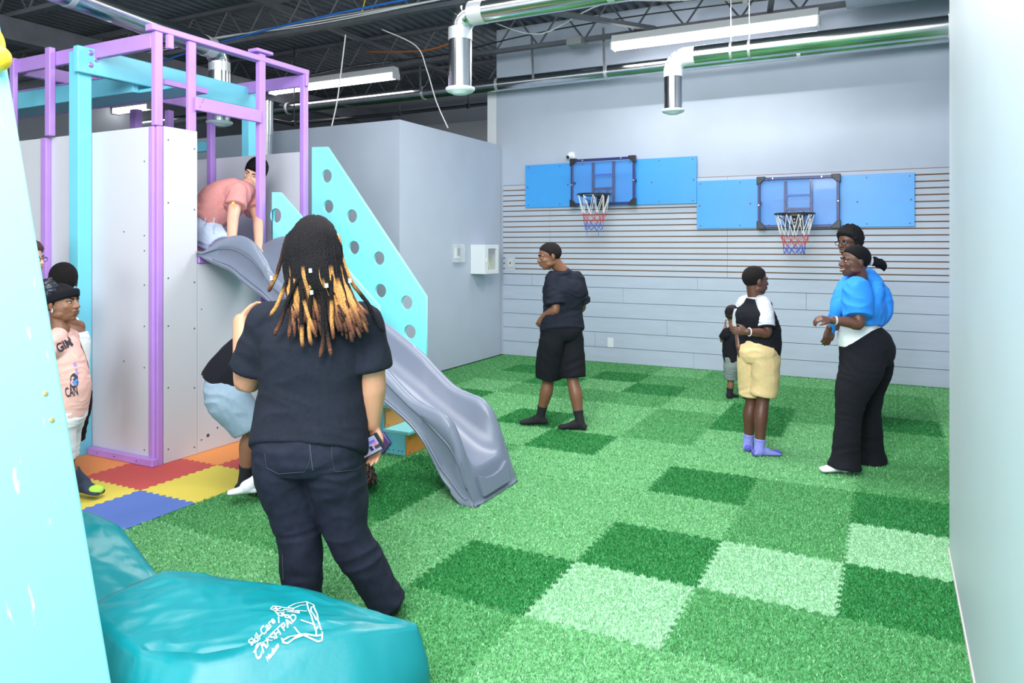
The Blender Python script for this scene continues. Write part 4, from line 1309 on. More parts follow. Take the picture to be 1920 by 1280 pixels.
def hand(M, wrist, d, palm, size, curl=0.5, thumb=1, spread=0.06, thumb_curl=0.4, wr=None):
    """d: direction of the fingers, palm: where the palm faces, thumb: +1/-1 side (d x palm)"""
    d = V(d).normalized(); pn = V(palm); pn = (pn - d * pn.dot(d)).normalized()
    t = d.cross(pn).normalized() * thumb
    L = size
    w0 = V(wrist)
    wr = wr or L * 0.15
    k0 = w0 + d * (L * 0.50)
    loft(M, [w0 - d * L * 0.12, w0, w0 + d * L * 0.18, w0 + d * L * 0.40, k0], [(wr, wr * 0.75), (wr, wr * 0.72), (L * 0.20, L * 0.095), (L * 0.225, L * 0.085), (L * 0.21, L * 0.065)], [t] * 5, 3, 14)
    fl = (0.43, 0.49, 0.46, 0.36)
    for i in range(4):
        base = k0 + t * (L * (0.155 - 0.105 * i)) - d * (L * (0.06 if i == 3 else 0.04))
        a = (i - 1.4) * -spread
        dd = (d + t * a).normalized()
        pts = [base]
        ang = curl * 0.45
        l = fl[i] * L
        cur = base
        for f_, an in ((0.46, curl * 0.75), (0.30, curl * 1.7), (0.24, curl * 2.4)):
            dirv = dd * math.cos(an) + pn * math.sin(an)
            cur = cur + dirv * (l * f_); pts.append(cur)
        r = L * (0.050, 0.052, 0.050, 0.043)[i]
        limb(M, pts, [r * 1.05, r, r * 0.92, r * 0.78], 3, 10)
    tb = w0 + d * (L * 0.14) + t * (L * 0.13)
    td = (d * 0.75 + t * 0.62 + pn * 0.25).normalized()
    p1 = tb + td * (L * 0.20)
    td2 = (d * 0.9 + t * (0.3 - thumb_curl * 0.4) + pn * (0.2 + thumb_curl * 0.5)).normalized()
    p2 = p1 + td2 * (L * 0.17); p3 = p2 + (td2 + pn * thumb_curl * 0.4).normalized() * (L * 0.13)
    limb(M, [tb, p1, p2, p3], [L * 0.075, L * 0.062, L * 0.055, L * 0.042], 3, 10)
    return M


def foot_loft(M, ankle, d, L, grow=0.0, up=V((0, 0, 1)), lift=None, shank=None, shank_r=None):
    """foot from heel to toe; the sole lies L*... below the ankle along up"""
    d = V(d); up = V(up).normalized(); d = (d - up * d.dot(up)).normalized(); side = d.cross(up)
    hz = lift if lift is not None else L * 0.32
    base = V(ankle) - up * hz
    g = grow
    sec = [(-0.24, 0.10, 0.09, 0.10), (-0.17, 0.155, 0.14, 0.16), (0.0, 0.15, 0.24, 0.26), (0.18, 0.155, 0.235, 0.245), (0.36, 0.19, 0.15, 0.15), (0.54, 0.205, 0.10, 0.10), (0.68, 0.185, 0.075, 0.075), (0.76, 0.12, 0.05, 0.055)]
    C, AB = [], []
    for a, w, hh, zc in sec:
        hh2 = hh * L / 1.0 * 0.62 + g
        C.append(base + d * (a * L) + up * max(hh2 - g * 0.6, 0.004)); AB.append((w * L + g, hh2))
    loft(M, C, AB, [side] * len(C), 3, 16, sq=2.3)
    return M


class Person:
    """J: joints. P pelvis, L/R: sh el wr hip kn an, toe directions; D: body half-widths"""
    def __init__(self, label, J, D, skin, base=None, voxel=0.006, name='person'):
        self.J = {k: V(v) for k, v in J.items()}
        J = self.J
        self.D = D; self.skin = skin; self.vox = voxel
        b = base or V(((J['anL'] + J['anR']) / 2)[:2] + (0,))
        self.root = thing('person', (b.x, b.y, b.z), label, 'person')
        self.C = (J['shL'] + J['shR']) / 2
        self.M = MB()
        up = self.C - J['P']
        self.len = up.length
        self.up = up.normalized()
        self.sS = (J['shR'] - J['shL']).normalized()
        self.sH = (J['hipR'] - J['hipL']).normalized()
        if 'N' not in J: J['N'] = self.C + self.up * (self.len * 0.13)

    # torso sections at fraction t (0 pelvis .. 1 shoulder line)
    def sec(self, t, e=0.0):
        J, D = self.J, self.D
        bend = J.get('bend', V((0, 0, 0)))
        c = J['P'].lerp(self.C, t) + bend * (4 * t * (1 - t) if 0 < t < 1 else 0)
        ks = [-0.18, 0.0, 0.16, 0.42, 0.75, 0.93, 1.03]
        hp, wa, ch = D['hip'], D['waist'], D['chest']
        As = [hp[0] * 0.80, hp[0], hp[0] * 0.98, wa[0], ch[0], ch[0] * 0.90, ch[0] * 0.58]
        Bs = [hp[1] * 0.80, hp[1], hp[1] * 0.95, wa[1], ch[1], ch[1] * 0.74, ch[1] * 0.45]
        a, b = np.interp(t, ks, As), np.interp(t, ks, Bs)
        s = self.sH.lerp(self.sS, min(max(t, 0), 1))
        fw = s.cross(self.up)
        back = D.get('butt', 0.0) * max(0, 1 - abs(t + 0.02) / 0.2)
        belly = D.get('belly', 0.0) * max(0, 1 - abs(t - 0.35) / 0.4)
        c = c + s.cross(self.up) * 0 - self.front() * back + self.front() * belly
        return c, (a + e, b + e), s

    def front(self):
        return (self.up.cross(self.sS.lerp(self.sH, 0.5))).normalized()

    def torso(self, M, ts, e=0.0, sq=2.3):
        S = [self.sec(t, e) for t in ts]
        loft(M, [s[0] for s in S], [s[1] for s in S], [s[2] for s in S], 4, 28, sq)

    def leg_pts(self, k):
        J = self.J
        h, kn, an = J['hip' + k], J['kn' + k], J['an' + k]
        calf = (an - kn)
        back = -self.front()
        sg = -1 if k == 'L' else 1
        top, ab, s = self.sec(0.06)
        hp = self.D['hip'][0]
        q = top + s * (sg * hp * 0.47)
        return [q, h + back * (self.D.get('butt', 0) * 0.55), h.lerp(kn, 0.5), kn, kn + calf * 0.33 + back * self.D['leg'][3] * 0.18, kn + calf * 0.72, an]

    def leg_r(self):
        a, b, c, d, e = self.D['leg']
        hp, hd_ = self.D['hip']
        return [(hp * 0.50, hd_ * 0.92), (a, max(a, hd_ * 0.86)), (b, b * 1.06), (c, c), (d, d), ((d + e) * 0.5 * 0.92,) * 2, (e, e)]

    def arm_pts(self, k):
        J = self.J
        s, e, w = J['sh' + k], J['el' + k], J['wr' + k]
        return [s, s.lerp(e, 0.4), e, e.lerp(w, 0.3), w]

    def arm_r(self):
        a, b, c, d, e = self.D['arm']
        return [a, b, c, d, e]

    def body(self, head, neck_r, hands=(), feet=True, foot_len=0.22, fat=1.0, toes=None):
        M = self.M; J = self.J
        self.torso(M, (-0.10, 0.0, 0.16, 0.42, 0.75, 0.93, 1.03), -0.004)
        for k in 'LR':
            limb(M, self.leg_pts(k), self.leg_r(), 4, 20, False, True, self.sH)
            limb(M, self.arm_pts(k), self.arm_r(), 4, 16)
            self.yoke(M, k, 0.0)
            if feet: foot_loft(M, J['an' + k], J['toe' + k], foot_len, 0.0, J.get('footup' + k, V((0, 0, 1))), self.D.get('lift'))
        head_shape(M, head, J['N'], neck_r, fat)
        for hd in hands: hand(M, *hd[0], **hd[1])
        me = fuse(M, 'body', self.vox, 4)
        self.body_o = link_mesh('body', me, self.skin, self.root)
        return self.body_o

    def yoke(self, M, k, e):
        """slope from the neck over the shoulder to the arm"""
        J, D = self.J, self.D
        s = J['sh' + k]; r = D['arm'][0]
        limb(M, [J['N'].lerp(self.C, 0.25), J['N'].lerp(s, 0.45) - self.up * r * 0.55, s - self.up * r * 0.12], [(r * 0.75 + e, r * 0.75 + e), (r * 0.95 + e, r * 0.95 + e), (r * 0.92 + e, r * 0.92 + e)], 4, 16)
        a, (w_, d_), s_ = self.sec(0.80)
        limb(M, [a.lerp(s, 0.35), s - self.up * r * 0.5 + (a - self.C) * 0.25], [(d_ * 0.82 + e, d_ * 0.82 + e), (r * 1.02 + e, r * 1.02 + e)], 4, 18)

    def garment(self, name, M, m, fold=0.004, fs=(9, 9, 20), vox=None, smooth=3, label=None, ridge=True, mask=None):
        me = fuse(M, name, vox or self.vox * 1.2, smooth)
        if fold: folds(me, fold, fs, random.random() * 50, ridge, mask)
        o = link_mesh(name, me, m, self.root)
        if label: o['label'] = label
        return o

    def shirt(self, m, e=0.014, hem=0.0, sleeve=0.55, sr=0.016, fold=0.005, name='shirt', top=True, fs=(7, 7, 16), build=True, hang=0.0, puff=1.0):
        M = MB()
        ts = [hem, hem + 0.1, 0.42, 0.75, 0.93, 1.03]
        S = [self.sec(t, e + (hang if i < 2 else hang * 0.6 if i == 2 else 0)) for i, t in enumerate(ts)]
        loft(M, [s[0] for s in S], [s[1] for s in S], [s[2] for s in S], 4, 32, 2.4)
        for k in 'LR':
            a, b, c, d, f = self.D['arm']
            s, el = self.J['sh' + k], self.J['el' + k]
            self.yoke(M, k, sr * 0.8)
            limb(M, [s.lerp(self.C, 0.25), s, s.lerp(el, sleeve * 0.5), s.lerp(el, sleeve)], [a * 0.85 + sr * 0.8, a * 0.92 + sr * 0.8, (a + b) / 2 + sr * 1.0 * puff, b + sr * 1.5 * puff], 4, 18, True, False)
        # collar towards the neck
        limb(M, [self.C, self.C.lerp(self.J['N'], 0.75)], [(self.D['chest'][0] * 0.55, self.D['chest'][1] * 0.6), (self.D.get('collar', 0.075), self.D.get('collar', 0.075))], 4, 18, False, False, self.sS)
        if not build: return M
        return self.garment(name, M, m, fold, fs, smooth=9)

    def trousers(self, m, to=1.0, e=0.012, top=0.2, flare=0.0, fold=0.005, name='trousers', fs=(7, 7, 22), loose=0.0, build=True, mask=None):
        """to: how far down the leg, 0..2 (1 = knee, 2 = ankle)"""
        M = MB()
        self.torso(M, (top, 0.1, 0.0, -0.10), e, 2.2)
        for k in 'LR':
            P_ = self.leg_pts(k); R_ = self.leg_r()
            ee = lambda i, x=0.0: (R_[i][0] + e + x, R_[i][1] + e + x)
            mix = lambda i, j, f, x=0.0: tuple(R_[i][q] * (1 - f) + R_[j][q] * f + e + x for q in (0, 1))
            if to <= 1.0:
                f = (to - 0.5) * 2
                pts = [P_[0], P_[1], P_[2], P_[2].lerp(P_[3], f)]
                rr = [ee(0), ee(1, loose * 0.3), ee(2, loose * 0.8), mix(2, 3, f, loose * 1.3)]
            elif to < 2.0:
                kn, an = P_[3], P_[6]
                pts = [P_[0], P_[1], P_[2], kn, kn.lerp(an, to - 1)]
                rr = [ee(0), ee(1), ee(2, loose * 0.5), ee(3, loose), ee(4, loose)]
            else:
                an = P_[6] + (P_[6] - P_[3]).normalized() * self.D.get('cuff_drop', 0.02)
                pts = [P_[0], P_[1], P_[2], P_[3], P_[3].lerp(an, 0.4), P_[3].lerp(an, 0.75), an]
                rr = [ee(0), ee(1), ee(2), ee(3), R_[4][0] + e + flare * 0.2, max(R_[5][0] + e, R_[4][0] * 0.9) + flare * 0.6, max(R_[6][0] + e * 1.6, R_[4][0] * 0.8) + flare]
            limb(M, pts, rr, 4, 22, False, False, self.sH)
        if not build: return M
        return self.garment(name, M, m, fold, fs, mask=mask)

    def socks(self, m, high=0.10, foot_len=0.22, e=0.004, which='LR', label=None):
        for k in which:
            M = MB(); J = self.J
            an, kn = J['an' + k], J['kn' + k]
            d = (kn - an).normalized()
            foot_loft(M, an, J['toe' + k], foot_len, e, J.get('footup' + k, V((0, 0, 1))), self.D.get('lift'))
            limb(M, [an - d * 0.03, an + d * high * 0.5, an + d * high], [self.D['leg'][4] + e + 0.004, self.D['leg'][4] + e + 0.002, self.D['leg'][4] + e + 0.007 + high * 0.03], 4, 16, True, False)
            me = fuse(M, 'sock', 0.005, 3)
            o = link_mesh('sock', me, m, self.root)
            if label: o['label'] = label


def skin(name, c):
    return mat(name, c, 0.45, var=0.06, vscale=12, sss=0.08, bump=0.03, bscale=180)


RV, FV = V((_c, _s, 0)), V((-_s, _c, 0))     # right and forward as the camera sees them
UP = V((0, 0, 1))
# ------------------------------------------------------------------ people: the eleven figures
S_tan = skin('skin_tan', (0.50, 0.25, 0.155))
S_brown = skin('skin_brown', (0.20, 0.086, 0.050))
S_deep = skin('skin_deep', (0.105, 0.042, 0.026))
S_mid = skin('skin_mid', (0.25, 0.115, 0.065))
S_light = skin('skin_light', (0.62, 0.36, 0.26))
S_warm = skin('skin_warm', (0.58, 0.30, 0.18))
LIP_d = mat('lip_dark', (0.14, 0.05, 0.04), 0.4)
LIP_l = mat('lip_rose', (0.45, 0.16, 0.13), 0.4)
H_black = mat('hair_black', (0.007, 0.006, 0.008), 0.7, spec=0.25, bump=0.6, bscale=150)
H_short = mat('hair_cropped', (0.011, 0.009, 0.009), 0.8, spec=0.2, bump=0.9, bscale=320)
H_straight = mat('hair_straight', (0.005, 0.005, 0.007), 0.65, spec=0.12, bump=0.5, bscale=60, stretch=(6, 6, 0.6))
H_red = mat('hair_auburn', (0.10, 0.02, 0.02), 0.5, bump=0.5, bscale=60)
H_brown = mat('hair_dark_brown', (0.035, 0.018, 0.013), 0.6, bump=0.7, bscale=90)
C_tee = mat('charcoal_cotton', (0.009, 0.012, 0.022), 0.9, var=0.15, vscale=60, bump=0.12, bscale=400, spec=0.25)
C_black = mat('black_cotton', (0.0065, 0.0075, 0.012), 0.9, var=0.1, vscale=60, bump=0.12, bscale=400, spec=0.25)
C_jeans = mat('black_denim', (0.010, 0.013, 0.027), 0.8, var=0.25, vscale=30, bump=0.2, bscale=350, spec=0.25)
C_pink = mat('dusty_pink_knit', (0.57, 0.235, 0.225), 0.85, var=0.05, vscale=50, bump=0.12, bscale=350)
C_pale = mat('pale_blue_fleece', (0.50, 0.60, 0.76), 0.85, var=0.05, vscale=50, bump=0.12, bscale=300)
C_slate = mat('slate_blue_cotton', (0.25, 0.34, 0.44), 0.85, var=0.06, vscale=40, bump=0.12, bscale=300)
C_khaki = mat('khaki_fleece', (0.66, 0.49, 0.25), 0.85, var=0.05, vscale=40, bump=0.12, bscale=300)
C_heather = mat('heather_grey', (0.50, 0.52, 0.56), 0.85, var=0.1, vscale=90, bump=0.12, bscale=300)
C_blue = mat('bright_blue_fleece', (0.014, 0.24, 0.78), 0.8, var=0.06, vscale=30, bump=0.12, bscale=250)
C_white = mat('white_cotton', (0.78, 0.82, 0.84), 0.85, bump=0.1, bscale=300)
C_navy = mat('navy_cotton', (0.018, 0.026, 0.075), 0.8, bump=0.1, bscale=300)
C_sock_b = mat('black_sock', (0.011, 0.012, 0.016), 0.9, bump=0.3, bscale=500)
C_sock_w = mat('white_sock', (0.74, 0.75, 0.80), 0.9, bump=0.3, bscale=400)
C_sock_v = mat('periwinkle_sock', (0.24, 0.27, 0.72), 0.9, var=0.2, vscale=120, bump=0.3, bscale=400)
C_sock_v2 = mat('violet_sock_toe', (0.10, 0.10, 0.48), 0.9, bump=0.3, bscale=400)
C_grey = mat('grey_green_cotton', (0.17, 0.22, 0.21), 0.85, bump=0.1, bscale=300)
C_satin = mat('black_satin', (0.014, 0.018, 0.032), 0.28, bump=0.5, bscale=30)
C_peach = mat('peach_cotton', (0.85, 0.50, 0.45), 0.85, bump=0.1, bscale=300)
M_glass_frame = mat('glasses_frame', (0.012, 0.012, 0.014), 0.3)


def lerp3(a, b, t): return V(a).lerp(V(b), t)


# --- 1: woman with locs, foreground, seen from behind
D0 = 3.05
J = dict(P=at(583, 838, D0), shL=at(500, 598, D0), shR=at(682, 598, D0 - 0.02), elL=at(465, 716, D0 + 0.05), wrL=at(452, 602, D0 + 0.24),
         elR=at(699, 716, D0 - 0.01), wrR=at(697, 795, D0 + 0.02), hipL=at(536, 872, D0), hipR=at(629, 872, D0), knL=at(562, 1010, D0 - 0.02), knR=at(650, 1000, D0 - 0.01),
         anL=at(570, 1140, D0 + 0.0), anR=at(722, 1122, D0 + 0.05), toeL=FV * 1.0 - RV * 0.25, toeR=FV, N=at(590, 560, D0 + 0.01))
Dm = dict(hip=(0.216, 0.160), waist=(0.198, 0.150), chest=(0.200, 0.130), leg=(0.108, 0.098, 0.074, 0.070, 0.048), arm=(0.062, 0.064, 0.054, 0.053, 0.036), butt=0.03, belly=0.03, collar=0.085, lift=0.085, cuff_drop=0.03)
w = Person('person with honey-tipped locs, black tee and jeans, back turned, nearest the camera', J, Dm, S_tan)
hd = Head(at(588, 468, D0 + 0.01), FV - RV * 0.45, 0.235)
handR = ((J['wrR'], -UP + RV * 0.08 + FV * 0.12, -RV * 0.4 - FV * 0.9, 0.185), dict(curl=0.42, thumb=-1, spread=0.03, thumb_curl=0.5))
handL = ((J['wrL'], UP * 0.75 + RV * 0.75 + FV * 0.3, FV * -0.3 + RV * 0.8, 0.175), dict(curl=0.6, thumb=1))
w.body(hd, 0.066, (handR, handL), foot_len=0.25)
w.shirt(C_tee, 0.018, -0.02, 0.80, 0.018, 0.006, fs=(6, 6, 11), hang=0.010, puff=1.0)
w.trousers(C_jeans, 2.0, 0.012, 0.12, 0.012, 0.0055, fs=(6, 6, 15))
w.socks(C_sock_b, 0.08, 0.25)
# belt line, pockets and seams on the jeans, laid on the cloth
jeans = [c for c in w.root.children if c.name.startswith('trousers')][0]
bmj = bmesh.new(); bmj.from_mesh(jeans.data); bj = BVHTree.FromBMesh(bmj); bmj.free()
offj = wloc(jeans)


def on_cloth(px, py, bv=None, of=None, lift=0.0015, target=None):
    bv, of = bv or bj, of or offj
    o_ = V((0, 0, EYE)); d_ = (at(px, py, 3.0) - o_).normalized()
    hit = bv.ray_cast(o_ - of, d_)
    return (hit[0] + of + hit[1] * lift) if hit[0] is not None else None


M_stitch = mat('denim_stitch', (0.035, 0.042, 0.06), 0.8)


def stitch(pts, r=0.0012, m=None, name='seam', parent=None):
    out = []
    for a, b in zip(pts[:-1], pts[1:]):
        for k in range(6):
            q = on_cloth(a[0] + (b[0] - a[0]) * k / 6, a[1] + (b[1] - a[1]) * k / 6)
            if q is not None: out.append(q)
    if len(out) > 2: MB().tube(out, r, 6).build(name, m or M_stitch, parent or jeans)


stitch([(581, 832), (582, 845), (588, 888)], 0.003)
stitch([(622, 818), (622, 858), (628, 884), (668, 880), (684, 868), (684, 822)])
stitch([(497, 850), (500, 876), (522, 888), (572, 884), (580, 868), (584, 830)])
stitch([(530, 1040), (532, 1095)], 0.002)
# hair: cap plus separate locs
hair = hair_cap(w.root, hd, H_black, 0.085, 0.02, 30, top=0.03, line=([-0.6, -0.2, 0.0, 0.2, 0.42], [-0.36, -0.34, -0.1, 0.2, 0.31]))
M_loc = mat_attr('loc_hair', 0.8, 0.8, 160)
M_loc.node_tree.nodes['Principled BSDF'].inputs['Specular IOR Level'].default_value = 0.2
cols = dict(k=(0.007, 0.006, 0.008), b=(0.055, 0.026, 0.018), h=(0.50, 0.24, 0.075), r=(0.16, 0.06, 0.035))


def loc_strand(pts, r, cs):
    """pts: photo positions with depth; cs: colour stops along the strand"""
    d = catmull([[*at(*p)] for p in pts], 8)
    n_ = len(d)
    P3 = []
    for i, p in enumerate(d):
        q = V(p)
        q += noise.noise_vector(q * 16) * 0.0035
        P3.append(q)
    rr = [r * (0.92 + 0.22 * noise.noise(V((i * 0.9, r * 900, pts[0][0])))) * (0.75 if i > n_ - 3 else 1) for i in range(n_)]
    mb = MB().tube(P3, rr, 7)
    me = mb.mesh('loc', smooth=True)
    ca = me.color_attributes.new('Col', 'FLOAT_COLOR', 'POINT')
    st = np.array([c for c, _ in cs]); cc = np.array([cols[c] for _, c in cs])
    buf = np.ones((len(me.vertices), 4))
    for i in range(n_):
        t_ = i / (n_ - 1)
        buf[i * 7:(i + 1) * 7, :3] = [np.interp(t_, st, cc[:, j]) for j in range(3)]
    ca.data.foreach_set('color', buf.ravel())
    link_mesh('loc', me, M_loc, hair)
    return P3


DK = [(0, 'k'), (0.7, 'k'), (1, 'b')]
HN = [(0, 'k'), (0.60, 'k'), (0.67, 'h'), (0.82, 'h'), (0.93, 'r'), (1, 'b')]
HN2 = [(0, 'k'), (0.50, 'k'), (0.56, 'h'), (0.75, 'h'), (0.9, 'r'), (1, 'b')]
BR = [(0, 'k'), (0.6, 'k'), (0.75, 'b'), (0.88, 'r'), (1, 'b')]
rs = random.Random(5)
nl = 68
for k in range(nl):
    f = (k + 0.5) / nl
    x0 = 532 + 108 * f + rs.uniform(-2, 2)
    edge = abs(f - 0.5) * 2
    xt = 545 + 140 * f + rs.uniform(-6, 6) if f < 0.72 else 640 + (f - 0.72) * 175 + rs.uniform(-6, 6)
    bulge = 0.125 * math.sqrt(max(0.0, 1 - (edge * 0.97) ** 2))
    dz = D0 - 0.045 - bulge
    yt = 615 + 42 * math.sin(f * 9.0) * 0.35 + rs.uniform(-22, 26) - 18 * edge
    top_y = 425 + 30 * edge ** 2
    cs = DK if 0.38 < f < 0.60 and rs.random() < 0.75 else rs.choice([HN, HN, HN2, DK, BR])
    if f > 0.72: cs = rs.choice([HN, HN2, HN, BR])
    loc_strand([(588 + (x0 - 588) * 0.42, 408 + 12 * edge ** 2, D0 - 0.03 - bulge * 0.45), (588 + (x0 - 588) * 0.82, 430 + 10 * edge ** 2, dz + 0.01), (588 + (x0 - 588) * 1.0, 475, dz - 0.018), (x0 + (xt - x0) * 0.15, 520, dz - 0.03), (x0 + (xt - x0) * 0.55, 565, D0 - 0.165 - rs.uniform(0, 0.01)), (xt, yt, D0 - 0.172 - rs.uniform(0, 0.014))], rs.uniform(0.0072, 0.0095), cs)
for pts, cs in (
    ([(540, 440, 2.98), (531, 470, 2.96), (522, 505, 2.97), (512, 530, 2.98), (504, 546, 2.99)], [(0, 'k'), (0.55, 'b'), (0.68, 'h'), (0.85, 'r'), (1, 'b')]),
    ([(545, 470, 2.93), (540, 520, 2.90), (520, 570, 2.885), (507, 592, 2.895)], [(0, 'k'), (0.45, 'k'), (0.55, 'h'), (0.9, 'h'), (1, 'r')]),
    ([(575, 450, 2.89), (570, 500, 2.87), (545, 550, 2.86), (527, 600, 2.87), (515, 628, 2.88)], BR), ([(552, 460, 2.91), (548, 520, 2.88), (545, 590, 2.87), (541, 635, 2.87)], BR),
    ([(634, 440, 2.97), (644, 490, 2.95), (664, 535, 2.93), (690, 570, 2.92), (705, 600, 2.935), (719, 621, 2.95)], [(0, 'h'), (0.3, 'h'), (0.5, 'k'), (1, 'k')]),
    ([(632, 450, 2.95), (645, 510, 2.92), (662, 560, 2.90), (680, 600, 2.89), (690, 624, 2.89)], HN2), ([(630, 460, 2.95), (640, 530, 2.89), (660, 590, 2.88), (676, 634, 2.88)], BR),
    ([(596, 450, 2.88), (604, 540, 2.87), (612, 600, 2.865), (617, 640, 2.865), (622, 668, 2.87)], BR), ([(600, 450, 2.88), (604, 560, 2.865), (607, 630, 2.86), (600, 672, 2.87)], BR),
    ([(575, 450, 2.88), (566, 560, 2.87), (566, 620, 2.86), (567, 653, 2.865)], HN), ([(590, 450, 2.88), (583, 560, 2.86), (580, 620, 2.86), (584, 648, 2.865)], HN2),
    ([(552, 470, 2.92), (563, 530, 2.865), (578, 590, 2.855), (594, 632, 2.86)], HN2), ([(622, 470, 2.90), (621, 530, 2.865), (622, 590, 2.86), (626, 636, 2.865)], HN2),
    ([(636, 455, 2.955), (642, 520, 2.93), (646, 580, 2.89), (651, 636, 2.885)], HN2), ([(638, 460, 2.96), (647, 530, 2.93), (655, 590, 2.89), (659, 640, 2.885)], HN2)):
    loc_strand(pts, 0.0090, cs)
M_bead = mat('silver_cuff', (0.85, 0.86, 0.88), 0.25, metal=0.6)
for px, py, D in ((582, 507, 2.845), (584, 548, 2.84), (612, 535, 2.845), (509, 521, 2.965), (656, 526, 2.905)):
    MB().tube([at(px, py - 4, D), at(px + 0.6, py + 4, D)], 0.0075, 10).build('cuff_bead', M_bead, hair)

# phone in her right hand
ph = thing('phone', J['wrR'] + V((0, 0, -0.12)), 'black phone with a lit screen held low in a hand', 'phone')
pc = at(701, 832, D0 - 0.035)
pu = (at(692, 812, D0) - at(714, 848, D0)).normalized()          # short way up the picture
pr_ = (at(716, 832, D0 - 0.03) - at(690, 850, D0 + 0.0)).normalized()
pr_ = (pr_ - pu * pr_.dot(pu)).normalized(); pn_ = pu.cross(pr_)
if pn_.dot(-FV) < 0: pn_ = -pn_


def phone_box(name, w_, h_, d0, d1, m, parent, cx=0, cy=0, bev=0.002):
    vs_ = []
    for d_ in (d0, d1):
        for a, b in ((-1, -1), (1, -1), (1, 1), (-1, 1)):
            vs_.append(pc + pr_ * (cx + a * w_ / 2) + pu * (cy + b * h_ / 2) + pn_ * d_)
    return MB().add(vs_, [(0, 3, 2, 1), (4, 5, 6, 7), (0, 1, 5, 4), (1, 2, 6, 5), (2, 3, 7, 6), (3, 0, 4, 7)]).build(name, m, parent, bevel=bev)


phone_box('case', 0.145, 0.074, -0.008, 0.002, M_black, ph, -0.035)
sc = phone_box('screen', 0.13, 0.066, 0.0021, 0.0026, mat('screen_lit', (0.16, 0.17, 0.24), 0.2, emit=(0.32, 0.33, 0.48), estr=0.3), ph, -0.04, 0, 0)
for cx, cy, w_, h_, c in ((0.0, 0.012, 0.03, 0.012, (0.10, 0.08, 0.45)), (-0.02, -0.012, 0.016, 0.02, (0.02, 0.02, 0.05)), (0.012, -0.015, 0.03, 0.014, (0.05, 0.03, 0.05)), (-0.075, 0.0, 0.03, 0.05, (0.06, 0.3, 0.08))):
    phone_box('picture_patch', w_, h_, 0.0027, 0.003, mat('patch', c, 0.3, emit=c, estr=0.2), sc, cx, cy, 0)
MB().lathe([(0.006, 0.003), (0.006, 0.0036)], pc + pr_ * 0.008, pn_, 14).build('record_button', mat('record_red', (0.85, 0.05, 0.08), 0.3, emit=(0.85, 0.05, 0.08), estr=0.6), sc)

# --- 2: teen in a black tee and shorts, walking left
J = dict(P=at(1052, 618, 6.42), shL=at(1037, 522, 6.35), shR=at(1081, 523, 6.46), elL=at(1042, 579, 6.28), wrL=at(1020, 592, 6.36), elR=at(1091, 574, 6.52), wrR=at(1064, 600, 6.68),
         hipL=at(1034, 640, 6.40), hipR=at(1068, 640, 6.46), knL=at(1028, 712, 6.46), knR=at(1074, 712, 6.40), anL=at(1014, 778, 6.50), anR=at(1087, 788, 6.33),
         toeL=-RV + FV * 0.05, toeR=-RV * 1 + FV * 0.25, N=at(1053, 507, 6.40))
Dm = dict(hip=(0.165, 0.12), waist=(0.145, 0.10), chest=(0.17, 0.11), leg=(0.085, 0.078, 0.052, 0.058, 0.034), arm=(0.050, 0.047, 0.038, 0.039, 0.026), butt=0.03, belly=0.0, collar=0.07, lift=0.075)
p = Person('person in black tee, black shorts and black socks walking left, head bowed', J, Dm, S_brown, voxel=0.0055)
hd = Head(at(1030, 480, 6.36), -RV + FV * 0.12 - UP * 0.22 - FV * 0.3, 0.232)
p.body(hd, 0.054, (((J['wrL'], -RV * 0.35 - UP * 0.75 + FV * 0.3, FV, 0.165), dict(curl=0.5, thumb=1)), ((J['wrR'], -RV * 0.8 + UP * 0.1 - FV * 0.2, UP, 0.165), dict(curl=0.6, thumb=-1))), foot_len=0.245)
p.shirt(C_tee, 0.020, -0.02, 0.86, 0.026, 0.006, hang=0.008)
p.trousers(C_black, 0.93, 0.016, 0.2, 0, 0.006, 'shorts', (6, 6, 9), loose=0.030)
p.socks(C_sock_b, 0.085, 0.245)
hair_cap(p.root, hd, H_short, 0.020, 0.004, 40)
face_parts(p.root, hd, H_short, LIP_d)

# --- 3: boy in a raglan tee and khaki shorts
J = dict(P=at(1426, 660, 5.62), shL=at(1392, 572, 5.72), shR=at(1434, 572, 5.56), elL=at(1387, 622, 5.76), wrL=at(1386, 652, 5.64), elR=at(1438, 624, 5.48), wrR=at(1402, 622, 5.44),
         hipL=at(1412, 675, 5.68), hipR=at(1438, 675, 5.58), knL=at(1409, 752, 5.69), knR=at(1430, 752, 5.58), anL=at(1403, 828, 5.70), anR=at(1424, 838, 5.55),
         toeL=RV * 0.35 + FV * 0.9, toeR=RV * 1.0 + FV * 0.1, N=at(1416, 558, 5.64))
Dm = dict(hip=(0.132, 0.115), waist=(0.134, 0.115), chest=(0.134, 0.10), leg=(0.072, 0.070, 0.048, 0.052, 0.034), arm=(0.047, 0.043, 0.036, 0.035, 0.024), butt=0.03, belly=0.03, collar=0.065, lift=0.062)
p = Person('child in black tee with pale grey sleeves and khaki shorts', J, Dm, S_deep, voxel=0.005)
hd = Head(at(1417, 526, 5.64), RV + FV * 0.25 - UP * 0.03, 0.222)
p.body(hd, 0.050, (((J['wrR'], -RV * 0.9 + UP * 0.1 + FV * 0.1, FV, 0.145), dict(curl=0.4, thumb=-1)), ((J['wrL'], -UP * 0.9 + RV * 0.3 - FV * .2, FV, 0.145), dict(curl=0.35, thumb=1))), foot_len=0.215, fat=1.08)
p.shirt(C_black, 0.016, 0.02, 0.15, 0.010, 0.005, hang=0.006)
